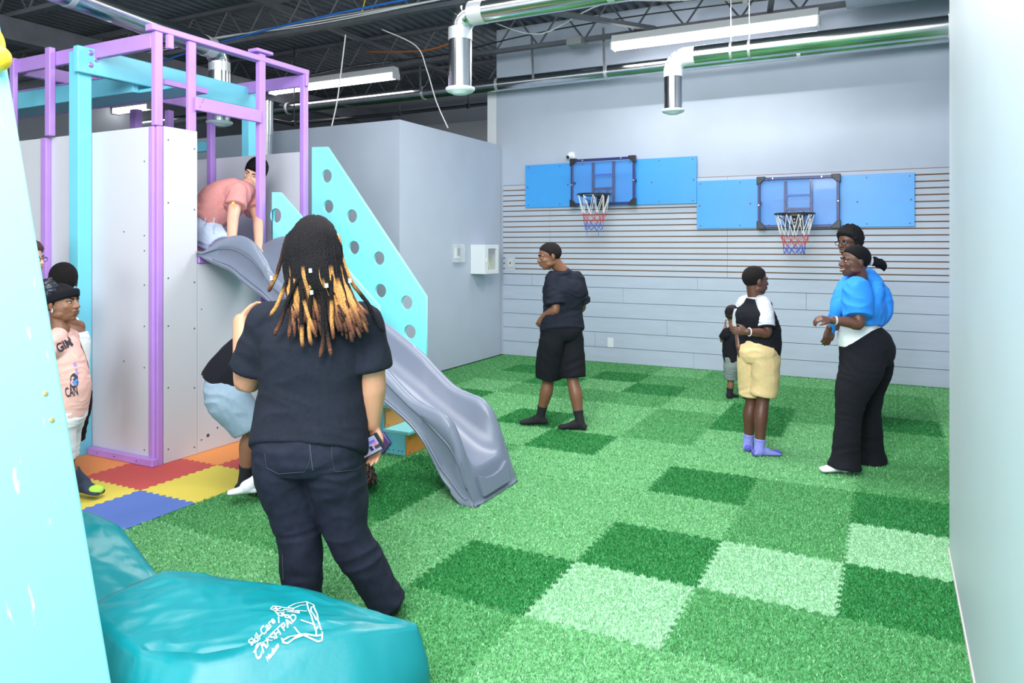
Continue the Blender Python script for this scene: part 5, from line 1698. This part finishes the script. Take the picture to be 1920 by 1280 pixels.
for k in 'LR':
    M = MB(); s_, e_ = p.J['sh' + k], p.J['el' + k]
    limb(M, [s_.lerp(p.J['N'], 0.62) + UP * 0.008, s_.lerp(p.J['N'], 0.15) + UP * 0.004, s_.lerp(e_, 0.35), s_.lerp(e_, 0.80)], [0.040, 0.056, 0.062, 0.060], 4, 18, True, False)
    p.garment('raglan_sleeve', M, C_heather, 0.004, label='heather grey sleeve')
    MB().tube([s_.lerp(e_, 0.78), s_.lerp(e_, 0.84)], 0.064, 20).build('cuff', C_black, p.root, smooth=True)
M = MB(); limb(M, [p.J['N'] - UP * 0.012, p.J['N'] + UP * 0.008], [0.062, 0.058], 2, 18, False, False); p.garment('neckband', M, C_heather, 0)
p.trousers(C_khaki, 0.86, 0.018, 0.22, 0, 0.005, 'shorts', (7, 7, 12), loose=0.018)
p.socks(C_sock_v, 0.06, 0.215)
for k in 'LR':
    M = MB(); d_ = p.J['toe' + k].normalized()
    c_ = p.J['an' + k] - UP * 0.045
    M.ball(c_ + d_ * 0.132 + UP * 0.0, (0.042, 0.038, 0.022), (d_, d_.cross(UP), UP))
    M.ball(c_ - d_ * 0.036 + UP * 0.006, (0.026, 0.033, 0.028), (d_, d_.cross(UP), UP))
    p.garment('sock_toe', M, C_sock_v2, 0, vox=0.005, label='darker violet toe and heel')
hair_cap(p.root, hd, H_short, 0.022, 0.004, 40)
face_parts(p.root, hd, H_short, LIP_d)
bw = p.J['wrR'].lerp(p.J['elR'], 0.08); bd_ = (p.J['elR'] - p.J['wrR']).normalized()
b1_ = bd_.cross(UP).normalized(); b2_ = bd_.cross(b1_)
MB().tube([bw + b1_ * 0.029 * math.cos(a) + b2_ * 0.029 * math.sin(a) for a in np.linspace(0, 2 * math.pi, 18, endpoint=False)], 0.004, 6, closed=True).build('wristband', M_white, p.root)

# --- 4: woman with a bright blue top over a white vest
J = dict(P=at(1616, 655, 5.24), shL=at(1606, 545, 5.10), shR=at(1624, 548, 5.38), elL=at(1610, 606, 5.02), wrL=at(1560, 600, 5.04), elR=at(1588, 606, 5.36), wrR=at(1556, 614, 5.22),
         hipL=at(1606, 688, 5.16), hipR=at(1624, 688, 5.32), knL=at(1591, 780, 5.14), knR=at(1628, 775, 5.34), anL=at(1584, 864, 5.13), anR=at(1632, 852, 5.38),
         toeL=-RV + FV * 0.0, toeR=-RV + FV * 0.2, N=at(1612, 525, 5.24))
Dm = dict(hip=(0.168, 0.150), waist=(0.138, 0.118), chest=(0.160, 0.125), leg=(0.098, 0.092, 0.068, 0.062, 0.042), arm=(0.055, 0.052, 0.042, 0.040, 0.026), butt=0.055, belly=0.015, collar=0.07, lift=0.07, cuff_drop=0.045)
p = Person('smiling person in a bright blue top, white vest and black flared trousers', J, Dm, S_deep, voxel=0.0055)
hd = Head(at(1602, 490, 5.22), -RV + FV * 0.02 + UP * 0.03, 0.226)
p.body(hd, 0.050, (((J['wrL'], -RV * 0.85 + UP * 0.15, -UP + FV * 0.5, 0.16), dict(curl=0.75, thumb=1)), ((J['wrR'], -RV * 0.2 - UP * 0.9, FV, 0.16), dict(curl=0.45, thumb=1))), foot_len=0.225)
M = MB(); p.torso(M, (0.10, 0.22, 0.42, 0.75, 0.9), 0.012); p.garment('vest', M, C_white, 0.004, label='white vest')
M = MB()
p.torso(M, (0.48, 0.6, 0.75, 0.93, 1.06), 0.032)
for k in 'LR':
    s_, e_ = p.J['sh' + k], p.J['el' + k]
    limb(M, [s_.lerp(p.C, 0.3), s_, s_.lerp(e_, 0.4), s_.lerp(e_, 0.80)], [0.085, 0.092, 0.094, 0.090], 4, 20, True, False)
limb(M, [at(1640, 528, 5.24), at(1652, 555, 5.22), at(1655, 585, 5.22), at(1646, 605, 5.22)], [0.045, 0.062, 0.062, 0.038], 4, 16)
limb(M, [at(1592, 528, 5.30), at(1582, 550, 5.20), at(1572, 575, 5.16), at(1566, 592, 5.15)], [0.05, 0.065, 0.05, 0.03], 4, 16)
limb(M, [at(1630, 517, 5.30), at(1645, 540, 5.14), at(1640, 575, 5.10)], [0.05, 0.04, 0.03], 4, 14)
limb(M, [at(1562, 590, 5.20), at(1560, 612, 5.22), at(1560, 632, 5.24)], [0.03, 0.022, 0.012], 4, 12)
p.garment('blue_top', M, C_blue, 0.009, (9, 9, 8), label='bunched bright blue short-sleeved top')
p.trousers(C_black, 2.0, 0.018, 0.17, 0.042, 0.004, fs=(5, 5, 14))
p.socks(C_sock_w, 0.05, 0.225)
hair_cap(p.root, hd, H_straight, 0.035, 0.0, line=([-0.6, -0.3, -0.05, 0.1, 0.25, 0.42], [-0.22, -0.22, -0.02, 0.12, 0.24, 0.30]))
M = MB(); hd.ball(M, (0.0, -0.62, 0.02), (0.13, 0.14, 0.15)); limb(M, [hd.p(0, -0.66, 0.0), hd.p(0.02, -0.80, -0.04), hd.p(0.03, -0.92, -0.14), hd.p(0.03, -0.94, -0.26)], [0.03, 0.034, 0.026, 0.006], 3, 10); p.garment('hair_bun', M, H_straight, 0.003, (30, 30, 30))
MB().tube([hd.p(0.10 * math.cos(a), -0.50, 0.03 + 0.10 * math.sin(a)) for a in np.linspace(0, 2 * math.pi, 16, endpoint=False)], 0.011, 10, closed=True).build('scrunchie', C_heather, p.root, smooth=True)
face_parts(p.root, hd, H_straight, LIP_d, True)
MB().tube([p.J['wrL'].lerp(p.J['elL'], 0.12) - RV * 0.004, p.J['wrL'].lerp(p.J['elL'], 0.15) + RV * 0.003], 0.031, 16).build('bracelet', M_bead, p.root)

# --- 5: tall person with glasses behind her
J = dict(P=at(1618, 640, 6.62), shL=at(1601, 522, 6.46), shR=at(1632, 520, 6.74), elL=at(1614, 585, 6.40), wrL=at(1622, 640, 6.46), elR=at(1636, 585, 6.78), wrR=at(1632, 640, 6.78),
         hipL=at(1612, 655, 6.54), hipR=at(1626, 655, 6.70), knL=at(1617, 725, 6.50), knR=at(1620, 720, 6.72), anL=at(1620, 786, 6.44), anR=at(1613, 772, 6.76),
         toeL=-RV - FV * 0.2, toeR=-RV - FV * 0.2, N=at(1606, 502, 6.58))
Dm = dict(hip=(0.15, 0.10), waist=(0.14, 0.10), chest=(0.165, 0.11), leg=(0.08, 0.075, 0.055, 0.055, 0.036), arm=(0.052, 0.047, 0.038, 0.038, 0.027), collar=0.07, lift=0.07)
p = Person('tall smiling person with glasses and short curly hair, mostly hidden behind the blue top', J, Dm, S_deep, voxel=0.0055)
hd = Head(at(1592, 455, 6.56), -RV * 0.95 - FV * 0.42 - UP * 0.05, 0.245)
p.body(hd, 0.055, (((J['wrL'], -UP, RV, 0.17), dict(curl=0.4, thumb=1)), ((J['wrR'], -UP, -RV, 0.17), dict(curl=0.4, thumb=-1))), foot_len=0.24)
p.shirt(C_navy, 0.016, -0.05, 0.85, 0.016, 0.005)
p.trousers(C_navy, 2.0, 0.014, 0.2, 0.008, 0.004)
p.socks(C_sock_w, 0.06, 0.24)
hair_cap(p.root, hd, H_black, 0.10, 0.06, 60, top=0.05)
face_parts(p.root, hd, H_black, LIP_d, True)


def glasses(root, h, m):
    g = None
    for x in (-1, 1):
        pts = [h.p(x * 0.145 + 0.105 * math.cos(a), 0.42 - 0.03 * abs(x * 0.145 + 0.105 * math.cos(a)), 0.0 + 0.075 * math.sin(a)) for a in np.linspace(0, 2 * math.pi, 20, endpoint=False)]
        o = MB().tube(pts, 0.012 * h.s, 6, closed=True).build('glasses_rim', m, root, smooth=True)
        MB().tube([h.p(x * 0.25, 0.39, 0.03), h.p(x * 0.33, 0.2, 0.04), h.p(x * 0.355, -0.06, 0.05)], 0.011 * h.s, 6).build('glasses_temple', m, root, smooth=True)
    MB().tube([h.p(-0.045, 0.425, 0.02), h.p(0, 0.455, 0.03), h.p(0.045, 0.425, 0.02)], 0.01 * h.s, 6).build('glasses_bridge', m, root)


glasses(p.root, hd, M_glass_frame)
for x in (-1, 1): hd.ball(MB(), (x * 0.365, -0.045, -0.15), (0.02, 0.02, 0.02), 10, 8).build('ear_stud', M_bead, p.root)

# --- 6: toddler in black at the wall
Dt = 7.65
J = dict(P=at(1376, 680, Dt), shL=at(1362, 622, Dt - 0.04), shR=at(1385, 622, Dt + 0.05), elL=at(1354, 638, Dt + 0.02), wrL=at(1360, 613, Dt + 0.08), elR=at(1388, 650, Dt + 0.1), wrR=at(1386, 672, Dt + 0.1),
         hipL=at(1371, 688, Dt - 0.02), hipR=at(1384, 688, Dt + 0.04), knL=at(1370, 715, Dt), knR=at(1390, 714, Dt - 0.02), anL=at(1368, 737, Dt), anR=at(1397, 737, Dt - 0.03),
         toeL=RV + FV * 0.3, toeR=RV + FV * 0.4, N=at(1374, 614, Dt))
Dm = dict(hip=(0.085, 0.075), waist=(0.085, 0.08), chest=(0.085, 0.07), leg=(0.052, 0.046, 0.034, 0.036, 0.024), arm=(0.034, 0.031, 0.025, 0.025, 0.018), belly=0.02, collar=0.045, lift=0.04)
p = Person('toddler in black with a hand raised to the head, walking by the plank wall', J, Dm, S_mid, voxel=0.004)
hd = Head(at(1373, 590, Dt), RV * 0.5 + FV * 0.85, 0.185)
p.body(hd, 0.036, (((J['wrL'], UP, RV, 0.09), dict(curl=0.2, thumb=1)), ((J['wrR'], -UP, -RV, 0.09), dict(curl=0.4, thumb=1))), foot_len=0.13)
p.shirt(C_black, 0.012, -0.08, 0.7, 0.012, 0.003)
p.trousers(C_grey, 0.8, 0.014, 0.2, 0, 0.003, 'shorts', loose=0.012)
p.socks(C_sock_b, 0.055, 0.13, 0.006)
hair_cap(p.root, hd, H_brown, 0.06, 0.03, 50)
M = MB(); hd.ball(M, (0.0, -0.10, 0.16), (0.37, 0.45, 0.38)); p.garment('black_cap', M, C_black, 0.0, label='close black cap')

# --- 7: boy in a pink polo leaning out at the top of the slide
J = dict(P=at(380, 414, 6.10), shL=at(470, 372, 6.36), shR=at(446, 358, 6.05), elL=at(484, 410, 6.22), wrL=V((-4.50, 4.32, 1.56)), elR=at(437, 406, 5.90), wrR=V((-4.53, 4.07, 1.56)),
         hipL=at(384, 432, 6.20), hipR=at(384, 432, 6.02), knL=at(404, 466, 6.14), knR=at(412, 464, 5.96), anL=at(345, 472, 6.25), anR=at(345, 472, 6.05),
         toeL=-RV, toeR=-RV, footupL=-UP, footupR=-UP, N=at(464, 348, 6.24))
Dm = dict(hip=(0.16, 0.13), waist=(0.165, 0.15), chest=(0.175, 0.135), leg=(0.085, 0.078, 0.052, 0.055, 0.036), arm=(0.058, 0.055, 0.046, 0.042, 0.030), butt=0.0, belly=0.0, collar=0.075, lift=0.06)
J['bend'] = UP * 0.05
p = Person('boy in dusty pink polo leaning on his hands atop the slide', J, Dm, S_light, base=V((-4.95, 3.95, 1.5)), voxel=0.0055)
hd = Head(at(478, 325, 6.34), -RV * 0.12 - FV * 0.92 - UP * 0.28, 0.238, UP * 0.87 + RV * 0.38)
p.body(hd, 0.056, (((J['wrR'], -UP * 0.5 + RV * 0.8, -UP, 0.16), dict(curl=0.1, thumb=-1)), ((J['wrL'], -UP * 0.5 + RV * 0.8, -UP, 0.16), dict(curl=0.1, thumb=1))), foot_len=0.22, fat=1.08)
p.shirt(C_pink, 0.018, 0.02, 0.62, 0.022, 0.006, 'polo_shirt', fs=(9, 9, 9), hang=0.012)
p.trousers(C_pale, 0.9, 0.016, 0.28, 0, 0.006, 'shorts', (9, 9, 9), loose=0.025)
hair_cap(p.root, hd, H_straight, 0.07, 0.012, 60, top=0.06, line=([-0.6, -0.40, -0.20, -0.06, 0.02, 0.10, 0.20, 0.30, 0.42], [-0.34, -0.32, -0.24, -0.12, -0.10, -0.06, 0.08, 0.17, 0.20]))
face_parts(p.root, hd, H_straight, LIP_l)
# polo collar flaps, placket and sleeve badge
cN = p.J['N']
for a in (-1, 1):
    q0, q1, q2 = hd.p(a * 0.30, -0.05, -0.56), hd.p(a * 0.14, 0.30, -0.60), hd.p(a * 0.34, 0.28, -0.78)
    MB().prism([(0, 0), (1, 0), (1, 1)], 'z', 0, 1)
    nrm_ = (q1 - q0).cross(q2 - q0).normalized() * 0.004
    MB().add([q0 - nrm_, q1 - nrm_, q2 - nrm_, q0 + nrm_, q1 + nrm_, q2 + nrm_], [(0, 2, 1), (3, 4, 5), (0, 1, 4, 3), (1, 2, 5, 4), (2, 0, 3, 5)]).build('collar_flap', C_pink, p.root)
bq = at(437, 381, 5.85)
MB().ball(bq, (0.013, 0.004, 0.012), (RV, FV, UP), 12, 8).build('sleeve_badge', mat('yellow_badge', (0.85, 0.6, 0.05), 0.5), p.root, smooth=True)
for a in (-1, 1):
    MB().tube([at(394 + a * 8, 408, 5.88), at(394 + a * 9 - 4, 424, 5.88), at(394 + a * 9 - 2, 438, 5.88)], 0.004, 6).build('drawstring', C_pale, p.root)

# --- 8: child bending far forward behind the woman, slate shorts, black socks
Db = 4.62
J = dict(P=at(424, 718, Db), shL=at(545, 660, Db + 0.20), shR=at(540, 664, Db - 0.08), elL=at(580, 735, Db + 0.2), wrL=at(570, 800, Db + 0.2), elR=at(575, 735, Db - 0.05), wrR=at(560, 800, Db - 0.05),
         hipL=at(426, 742, Db + 0.09), hipR=at(426, 742, Db - 0.09), knL=at(476, 812, Db + 0.13), knR=at(470, 808, Db + 0.0), anL=at(478, 905, Db + 0.12), anR=at(459, 898, Db + 0.06),
         toeL=RV, toeR=RV - FV * 0.2, N=at(578, 668, Db + 0.05))
J['bend'] = UP * 0.12
Dm = dict(hip=(0.15, 0.13), waist=(0.14, 0.115), chest=(0.15, 0.11), leg=(0.082, 0.074, 0.05, 0.055, 0.034), arm=(0.048, 0.045, 0.038, 0.036, 0.026), butt=0.0, collar=0.065, lift=0.07)
p = Person('child bending forward in black tee, slate blue shorts and black socks', J, Dm, S_mid, voxel=0.0055)
hd = Head(at(610, 675, Db + 0.05), RV * 0.6 - UP * 0.75, 0.225, RV * 0.8 + UP * 0.6)
p.body(hd, 0.05, (((J['wrL'], -UP, -RV, 0.15), dict(curl=0.4, thumb=1)), ((J['wrR'], -UP, -RV, 0.15), dict(curl=0.4, thumb=-1))), foot_len=0.23)
p.shirt(C_black, 0.028, 0.0, 0.7, 0.018, 0.005, fs=(8, 8, 8))
p.trousers(C_slate, 0.84, 0.014, 0.08, 0, 0.006, 'shorts', (8, 8, 8), loose=0.028)
p.socks(C_sock_b, 0.10, 0.23)
hair_cap(p.root, hd, H_black, 0.06, 0.02, 50)
face_parts(p.root, hd, H_black, LIP_d)

# --- 9: child crawling with white socks and long curly hair
Dc = 4.72
J = dict(P=at(535, 815, Dc), shL=at(628, 842, Dc + 0.14), shR=at(628, 842, Dc - 0.12), elL=at(630, 885, Dc + 0.16), wrL=at(640, 915, Dc + 0.16), elR=at(622, 885, Dc - 0.14), wrR=at(630, 915, Dc - 0.14),
         hipL=at(535, 828, Dc + 0.08), hipR=at(535, 828, Dc - 0.08), knL=at(512, 866, Dc + 0.16), knR=at(520, 878, Dc - 0.2), anL=at(476, 842, Dc + 0.24), anR=at(470, 908, Dc - 0.22),
         toeL=-UP * 0.2 - RV * 0.9, toeR=-RV * 0.97 - FV * 0.2, footupL=-RV * 0.2 + UP * 0.9, N=at(650, 850, Dc))
J['knL'] = at(524, 878, Dc + 0.2)
J['footupL'] = UP * 0.25 + RV * 0.9; J['toeL'] = UP * 0.95 - RV * 0.25
J['bend'] = UP * 0.03
Dm = dict(hip=(0.12, 0.10), waist=(0.11, 0.09), chest=(0.12, 0.09), leg=(0.065, 0.058, 0.045, 0.048, 0.032), arm=(0.042, 0.038, 0.032, 0.032, 0.024), collar=0.055, lift=0.05)
p = Person('child in white socks with curly brown hair crawling on the floor', J, Dm, S_warm, voxel=0.005)
hd = Head(at(664, 862, Dc), RV * 0.6 - UP * 0.8, 0.21, RV * 0.8 + UP * 0.6)
p.body(hd, 0.046, (((J['wrL'], RV, -UP, 0.13), dict(curl=0.1, thumb=1)), ((J['wrR'], RV, -UP, 0.13), dict(curl=0.1, thumb=-1))), foot_len=0.175)
p.shirt(C_white, 0.014, 0.05, 0.6, 0.014, 0.004)
p.trousers(C_navy, 0.8, 0.014, 0.2, 0, 0.004, 'shorts', loose=0.015)
p.socks(C_sock_w, 0.04, 0.175, 0.005)
hc = hair_cap(p.root, hd, H_brown, 0.07, 0.03, 40)
face_parts(p.root, hd, H_brown, LIP_l)
rs = random.Random(3)
for k in range(64):
    a = rs.uniform(-1, 1); b = rs.uniform(-1, 1)
    top_ = (680 + 10 * a + 6 * b, 858 + 4 * abs(a), Dc - 0.02 + 0.07 * b)
    bx = 686 + 22 * a
    by = 915 - 9 * a * a + rs.uniform(-5, 2) - abs(b) * 4
    Db_ = Dc - 0.02 + 0.10 * b
    base_ = [at(top_[0] + (bx - top_[0]) * f, top_[1] + (by - top_[1]) * f, top_[2] + (Db_ - top_[2]) * f) for f in np.linspace(0, 1, 16)]
    ph_ = rs.uniform(0, 6)
    pts = [q + RV * 0.006 * math.sin(i * 1.5 + ph_) + FV * 0.006 * math.cos(i * 1.5 + ph_) for i, q in enumerate(base_)]
    pts = [V((q.x, q.y, max(q.z, 0.012))) for q in pts]
    MB().tube(pts, [0.0065] * 13 + [0.005, 0.004, 0.002], 5).build('hair_lock', H_brown, hc, smooth=True)

# --- 10: girl with a satin bun and printed peach vest
Dg = 4.45
J = dict(P=at(118, 780, Dg), shL=at(131, 630, Dg + 0.16), shR=at(92, 642, Dg - 0.15), elL=at(156, 690, Dg + 0.24), wrL=at(132, 742, Dg + 0.16), elR=at(66, 708, Dg - 0.12), wrR=at(56, 775, Dg - 0.05),
         hipL=at(116, 800, Dg + 0.09), hipR=at(104, 800, Dg - 0.07), knL=at(118, 868, Dg + 0.12), knR=at(110, 880, Dg - 0.04), anL=at(160, 906, Dg + 0.22), anR=at(100, 945, Dg - 0.05),
         toeL=RV * 0.9 - FV * 0.3, toeR=RV * 0.8 - FV * 0.2, N=at(114, 616, Dg + 0.02))
J['anL'] = at(152, 902, Dg + 0.2)
Dm = dict(hip=(0.135, 0.115), waist=(0.13, 0.115), chest=(0.135, 0.105), leg=(0.075, 0.068, 0.048, 0.05, 0.034), arm=(0.045, 0.041, 0.034, 0.034, 0.024), butt=0.01, belly=0.03, collar=0.05, lift=0.065)
p = Person('girl with black satin bun and headband in a printed peach vest', J, Dm, S_mid, voxel=0.005)
hd = Head(at(116, 568, Dg + 0.02), RV * 0.97 - FV * 0.10 + UP * 0.06, 0.235)
p.body(hd, 0.046, (((J['wrL'], -RV * 0.6 - UP * 0.6, -RV, 0.14), dict(curl=0.5, thumb=1)), ((J['wrR'], -UP, RV, 0.14), dict(curl=0.4, thumb=-1))), foot_len=0.215, fat=1.1)
M = MB(); p.torso(M, (0.02, 0.2, 0.42, 0.75, 0.97), 0.012)
for k in 'LR':
    p.yoke(M, k, 0.010)
vest = p.garment('printed_vest', M, C_peach, 0.004, label='peach vest with dark lettering')
p.trousers(C_white, 0.8, 0.014, 0.12, 0, 0.004, 'shorts', loose=0.012)
p.socks(mat('navy_sock', (0.035, 0.05, 0.09), 0.9, bump=0.3, bscale=400), 0.09, 0.215, 0.006)
d_ = p.J['toeL'].normalized(); c_ = p.J['anL'] - UP * 0.040
M = MB(); M.ball(c_ + d_ * 0.122, (0.050, 0.042, 0.028), (d_, d_.cross(UP), UP)); p.garment('sock_toe', M, mat('neon_green', (0.45, 0.85, 0.08), 0.8), 0, vox=0.005, label='neon green toe')
M = MB(); M.ball(c_ - d_ * 0.045 + UP * 0.004, (0.034, 0.040, 0.036), (d_, d_.cross(UP), UP)); p.garment('sock_heel', M, mat('turquoise_sock', (0.03, 0.55, 0.68), 0.8), 0, vox=0.005, label='turquoise heel')
hair_cap(p.root, hd, H_black, 0.03, 0.0)
pts = [hd.p(0.345 * math.cos(a), -0.05 + 0.425 * math.sin(a), 0.13 + 0.13 * math.sin(a)) for a in np.linspace(0, 2 * math.pi, 28, endpoint=False)]
M = MB()
for dz in (-0.05, 0.0, 0.05): M.tube([q + hd.u * dz * hd.s for q in pts], 0.015, 10, closed=True)
p.garment('headband', M, C_black, 0, label='wide black headband')
M = MB(); rs = random.Random(9)
for k in range(16):
    a = k / 16 * 2 * math.pi
    c0 = hd.p(0.30, -0.26, 0.32)
    ax1, ax2 = hd.f, hd.u
    q0 = c0; q1 = c0 + (ax1 * math.cos(a) + ax2 * math.sin(a)) * 0.045 + hd.r * 0.012; q2 = c0 + (ax1 * math.cos(a) + ax2 * math.sin(a)) * (0.075 + rs.uniform(-.008, .008)) - hd.r * 0.025
    limb(M, [q0, q1, q2], [0.012, 0.015, 0.013], 3, 10)
hd.ball(M, (0.33, -0.26, 0.32), (0.09, 0.10, 0.10)); hd.ball(M, (0.05, -0.22, 0.30), (0.30, 0.33, 0.24))
p.garment('satin_scrunchie', M, C_satin, 0.002, (40, 40, 40), vox=0.005, smooth=2, label='ruffled black satin scrunchie over the bun')
face_parts(p.root, hd, H_black, LIP_d)
MB().tube([hd.p(0.34 + 0.02 * math.cos(a), -0.02 + 0.03 * math.cos(a), -0.17 + 0.05 * math.sin(a)) for a in np.linspace(0, 2 * math.pi, 14, endpoint=False)], 0.003, 6, closed=True).build('hoop_earring', M_bead, p.root)
# printing on the vest, laid on the cloth
bmv = bmesh.new(); bmv.from_mesh(vest.data); bv = BVHTree.FromBMesh(bmv); bmv.free(); ofv = wloc(vest)
M_ink = mat('dark_ink', (0.035, 0.03, 0.05), 0.8)


def vest_text(tx, x0, y0, x1, y1, hpx):
    me = text_mesh('lettering', tx, 1.0, 0.02)
    bm = bmesh.new(); bm.from_mesh(me); bmesh.ops.triangulate(bm, faces=bm.faces); bm.to_mesh(me); bm.free()
    w_ = max(v.co.x for v in me.vertices)
    L_ = math.hypot(x1 - x0, y1 - y0); ux, uy = (x1 - x0) / L_, (y1 - y0) / L_
    last = on_cloth((x0 + x1) / 2, (y0 + y1) / 2, bv, ofv, 0.003) or at(x0, y0, Dg - .1)
    for v in me.vertices:
        t_ = v.co.x / w_; k_ = v.co.y / 0.72
        q = on_cloth(x0 + (x1 - x0) * t_ + uy * hpx * k_, y0 + (y1 - y0) * t_ - ux * hpx * k_, bv, ofv, 0.006)
        if q is None:
            q = last
        v.co = q; last = q
    link_mesh('lettering', me, M_ink, vest)


vest_text('GIM', 109, 661, 136, 647, 17)
vest_text('CAN', 124, 744, 146, 740, 18)


def vest_patch(poly, c, name='print_patch'):
    vs_ = [on_cloth(x, y, bv, ofv, 0.0022) for x, y in poly]
    vs_ = [q for q in vs_ if q is not None]
    if len(vs_) > 2: MB().add(vs_, [tuple(range(len(vs_)))]).build(name, mat('print_' + name, c, 0.8), vest)


vest_patch([(112, 672), (134, 660), (143, 668), (138, 700), (116, 704)], (0.80, 0.76, 0.42), 'pale_yellow_patch')
vest_patch([(132, 705), (138, 698), (146, 706), (146, 722), (138, 729), (131, 724)], (0.04, 0.05, 0.09), 'dark_patch')
vest_patch([(135, 716), (144, 709), (148, 716), (142, 724)], (0.10, 0.28, 0.68), 'blue_patch')
vest_patch([(137, 680), (142, 678), (147, 700), (144, 706)], (0.42, 0.27, 0.62), 'lilac_patch')

# --- 11: boy in a white vest standing behind her
Dh = 4.95
J = dict(P=at(124, 735, Dh), shL=at(102, 612, Dh - 0.06), shR=at(147, 612, Dh + 0.08), elL=at(95, 680, Dh - 0.08), wrL=at(98, 740, Dh - 0.06), elR=at(140, 680, Dh + 0.2), wrR=at(132, 735, Dh + 0.22),
         hipL=at(114, 750, Dh - 0.04), hipR=at(140, 750, Dh + 0.04), knL=at(110, 828, Dh - 0.05), knR=at(130, 828, Dh + 0.05), anL=at(108, 892, Dh - 0.05), anR=at(124, 892, Dh + 0.05),
         toeL=FV - RV * 0.4, toeR=FV - RV * 0.4, N=at(124, 588, Dh))
Dm = dict(hip=(0.125, 0.11), waist=(0.12, 0.105), chest=(0.13, 0.095), leg=(0.07, 0.064, 0.045, 0.048, 0.032), arm=(0.044, 0.04, 0.033, 0.032, 0.024), butt=0.02, collar=0.05, lift=0.065)
p = Person('boy in white vest and black shorts behind the girl with the bun', J, Dm, S_brown, voxel=0.0055)
hd = Head(at(119, 528, Dh), FV - RV * 0.55, 0.225)
p.body(hd, 0.048, (((J['wrL'], -UP, RV, 0.14), dict(curl=0.4, thumb=1)), ((J['wrR'], -UP, -RV, 0.14), dict(curl=0.4, thumb=-1))), foot_len=0.215)
M = MB(); p.torso(M, (-0.05, 0.2, 0.42, 0.75, 0.90), 0.014)
for k in 'LR': limb(M, [p.sec(0.84)[0].lerp(p.J['sh' + k], 0.6), p.J['sh' + k].lerp(p.J['N'], 0.35) + UP * 0.012], [0.04, 0.028], 3, 12)
p.garment('vest', M, C_white, 0.004)
p.trousers(C_black, 0.95, 0.016, 0.1, 0, 0.004, 'shorts', loose=0.02)
p.socks(C_sock_b, 0.09, 0.215)
hair_cap(p.root, hd, H_short, 0.075, 0.008, 50, top=0.02)

# --- 12: person with auburn hair and glasses, nearly hidden by the board
Dk = 5.25
J = dict(P=at(40, 715, Dk), shL=at(30, 555, Dk + 0.12), shR=at(48, 558, Dk - 0.18), elL=at(22, 630, Dk + 0.18), wrL=at(30, 700, Dk + 0.1), elR=at(34, 640, Dk - 0.2), wrR=at(42, 705, Dk - 0.2),
         hipL=at(40, 735, Dk + 0.07), hipR=at(40, 735, Dk - 0.09), knL=at(42, 800, Dk + 0.08), knR=at(42, 805, Dk - 0.1), anL=at(38, 862, Dk + 0.08), anR=at(38, 866, Dk - 0.1), toeL=RV, toeR=RV, N=at(42, 535, Dk))
Dm = dict(hip=(0.15, 0.11), waist=(0.13, 0.10), chest=(0.15, 0.10), leg=(0.08, 0.072, 0.052, 0.052, 0.036), arm=(0.046, 0.042, 0.035, 0.034, 0.025), collar=0.05, lift=0.065)
p = Person('person with auburn hair and glasses barely showing past the leaning climbing board', J, Dm, S_light, voxel=0.006)
hd = Head(at(54, 486, Dk), RV - FV * 0.1, 0.235)
p.body(hd, 0.048, (((J['wrL'], -UP, RV, 0.15), dict(curl=0.4, thumb=1)), ((J['wrR'], -UP, RV, 0.15), dict(curl=0.4, thumb=-1))), foot_len=0.23)
p.shirt(C_pale, 0.014, -0.05, 0.7, 0.014, 0.004)
p.trousers(C_jeans, 2.0, 0.012, 0.2, 0.01, 0.004)
p.socks(C_sock_w, 0.06, 0.23)
hair_cap(p.root, hd, H_red, 0.10, 0.03, 40, top=0.05)
face_parts(p.root, hd, H_red, LIP_l)
glasses(p.root, hd, mat('grey_glasses', (0.08, 0.08, 0.12), 0.3))
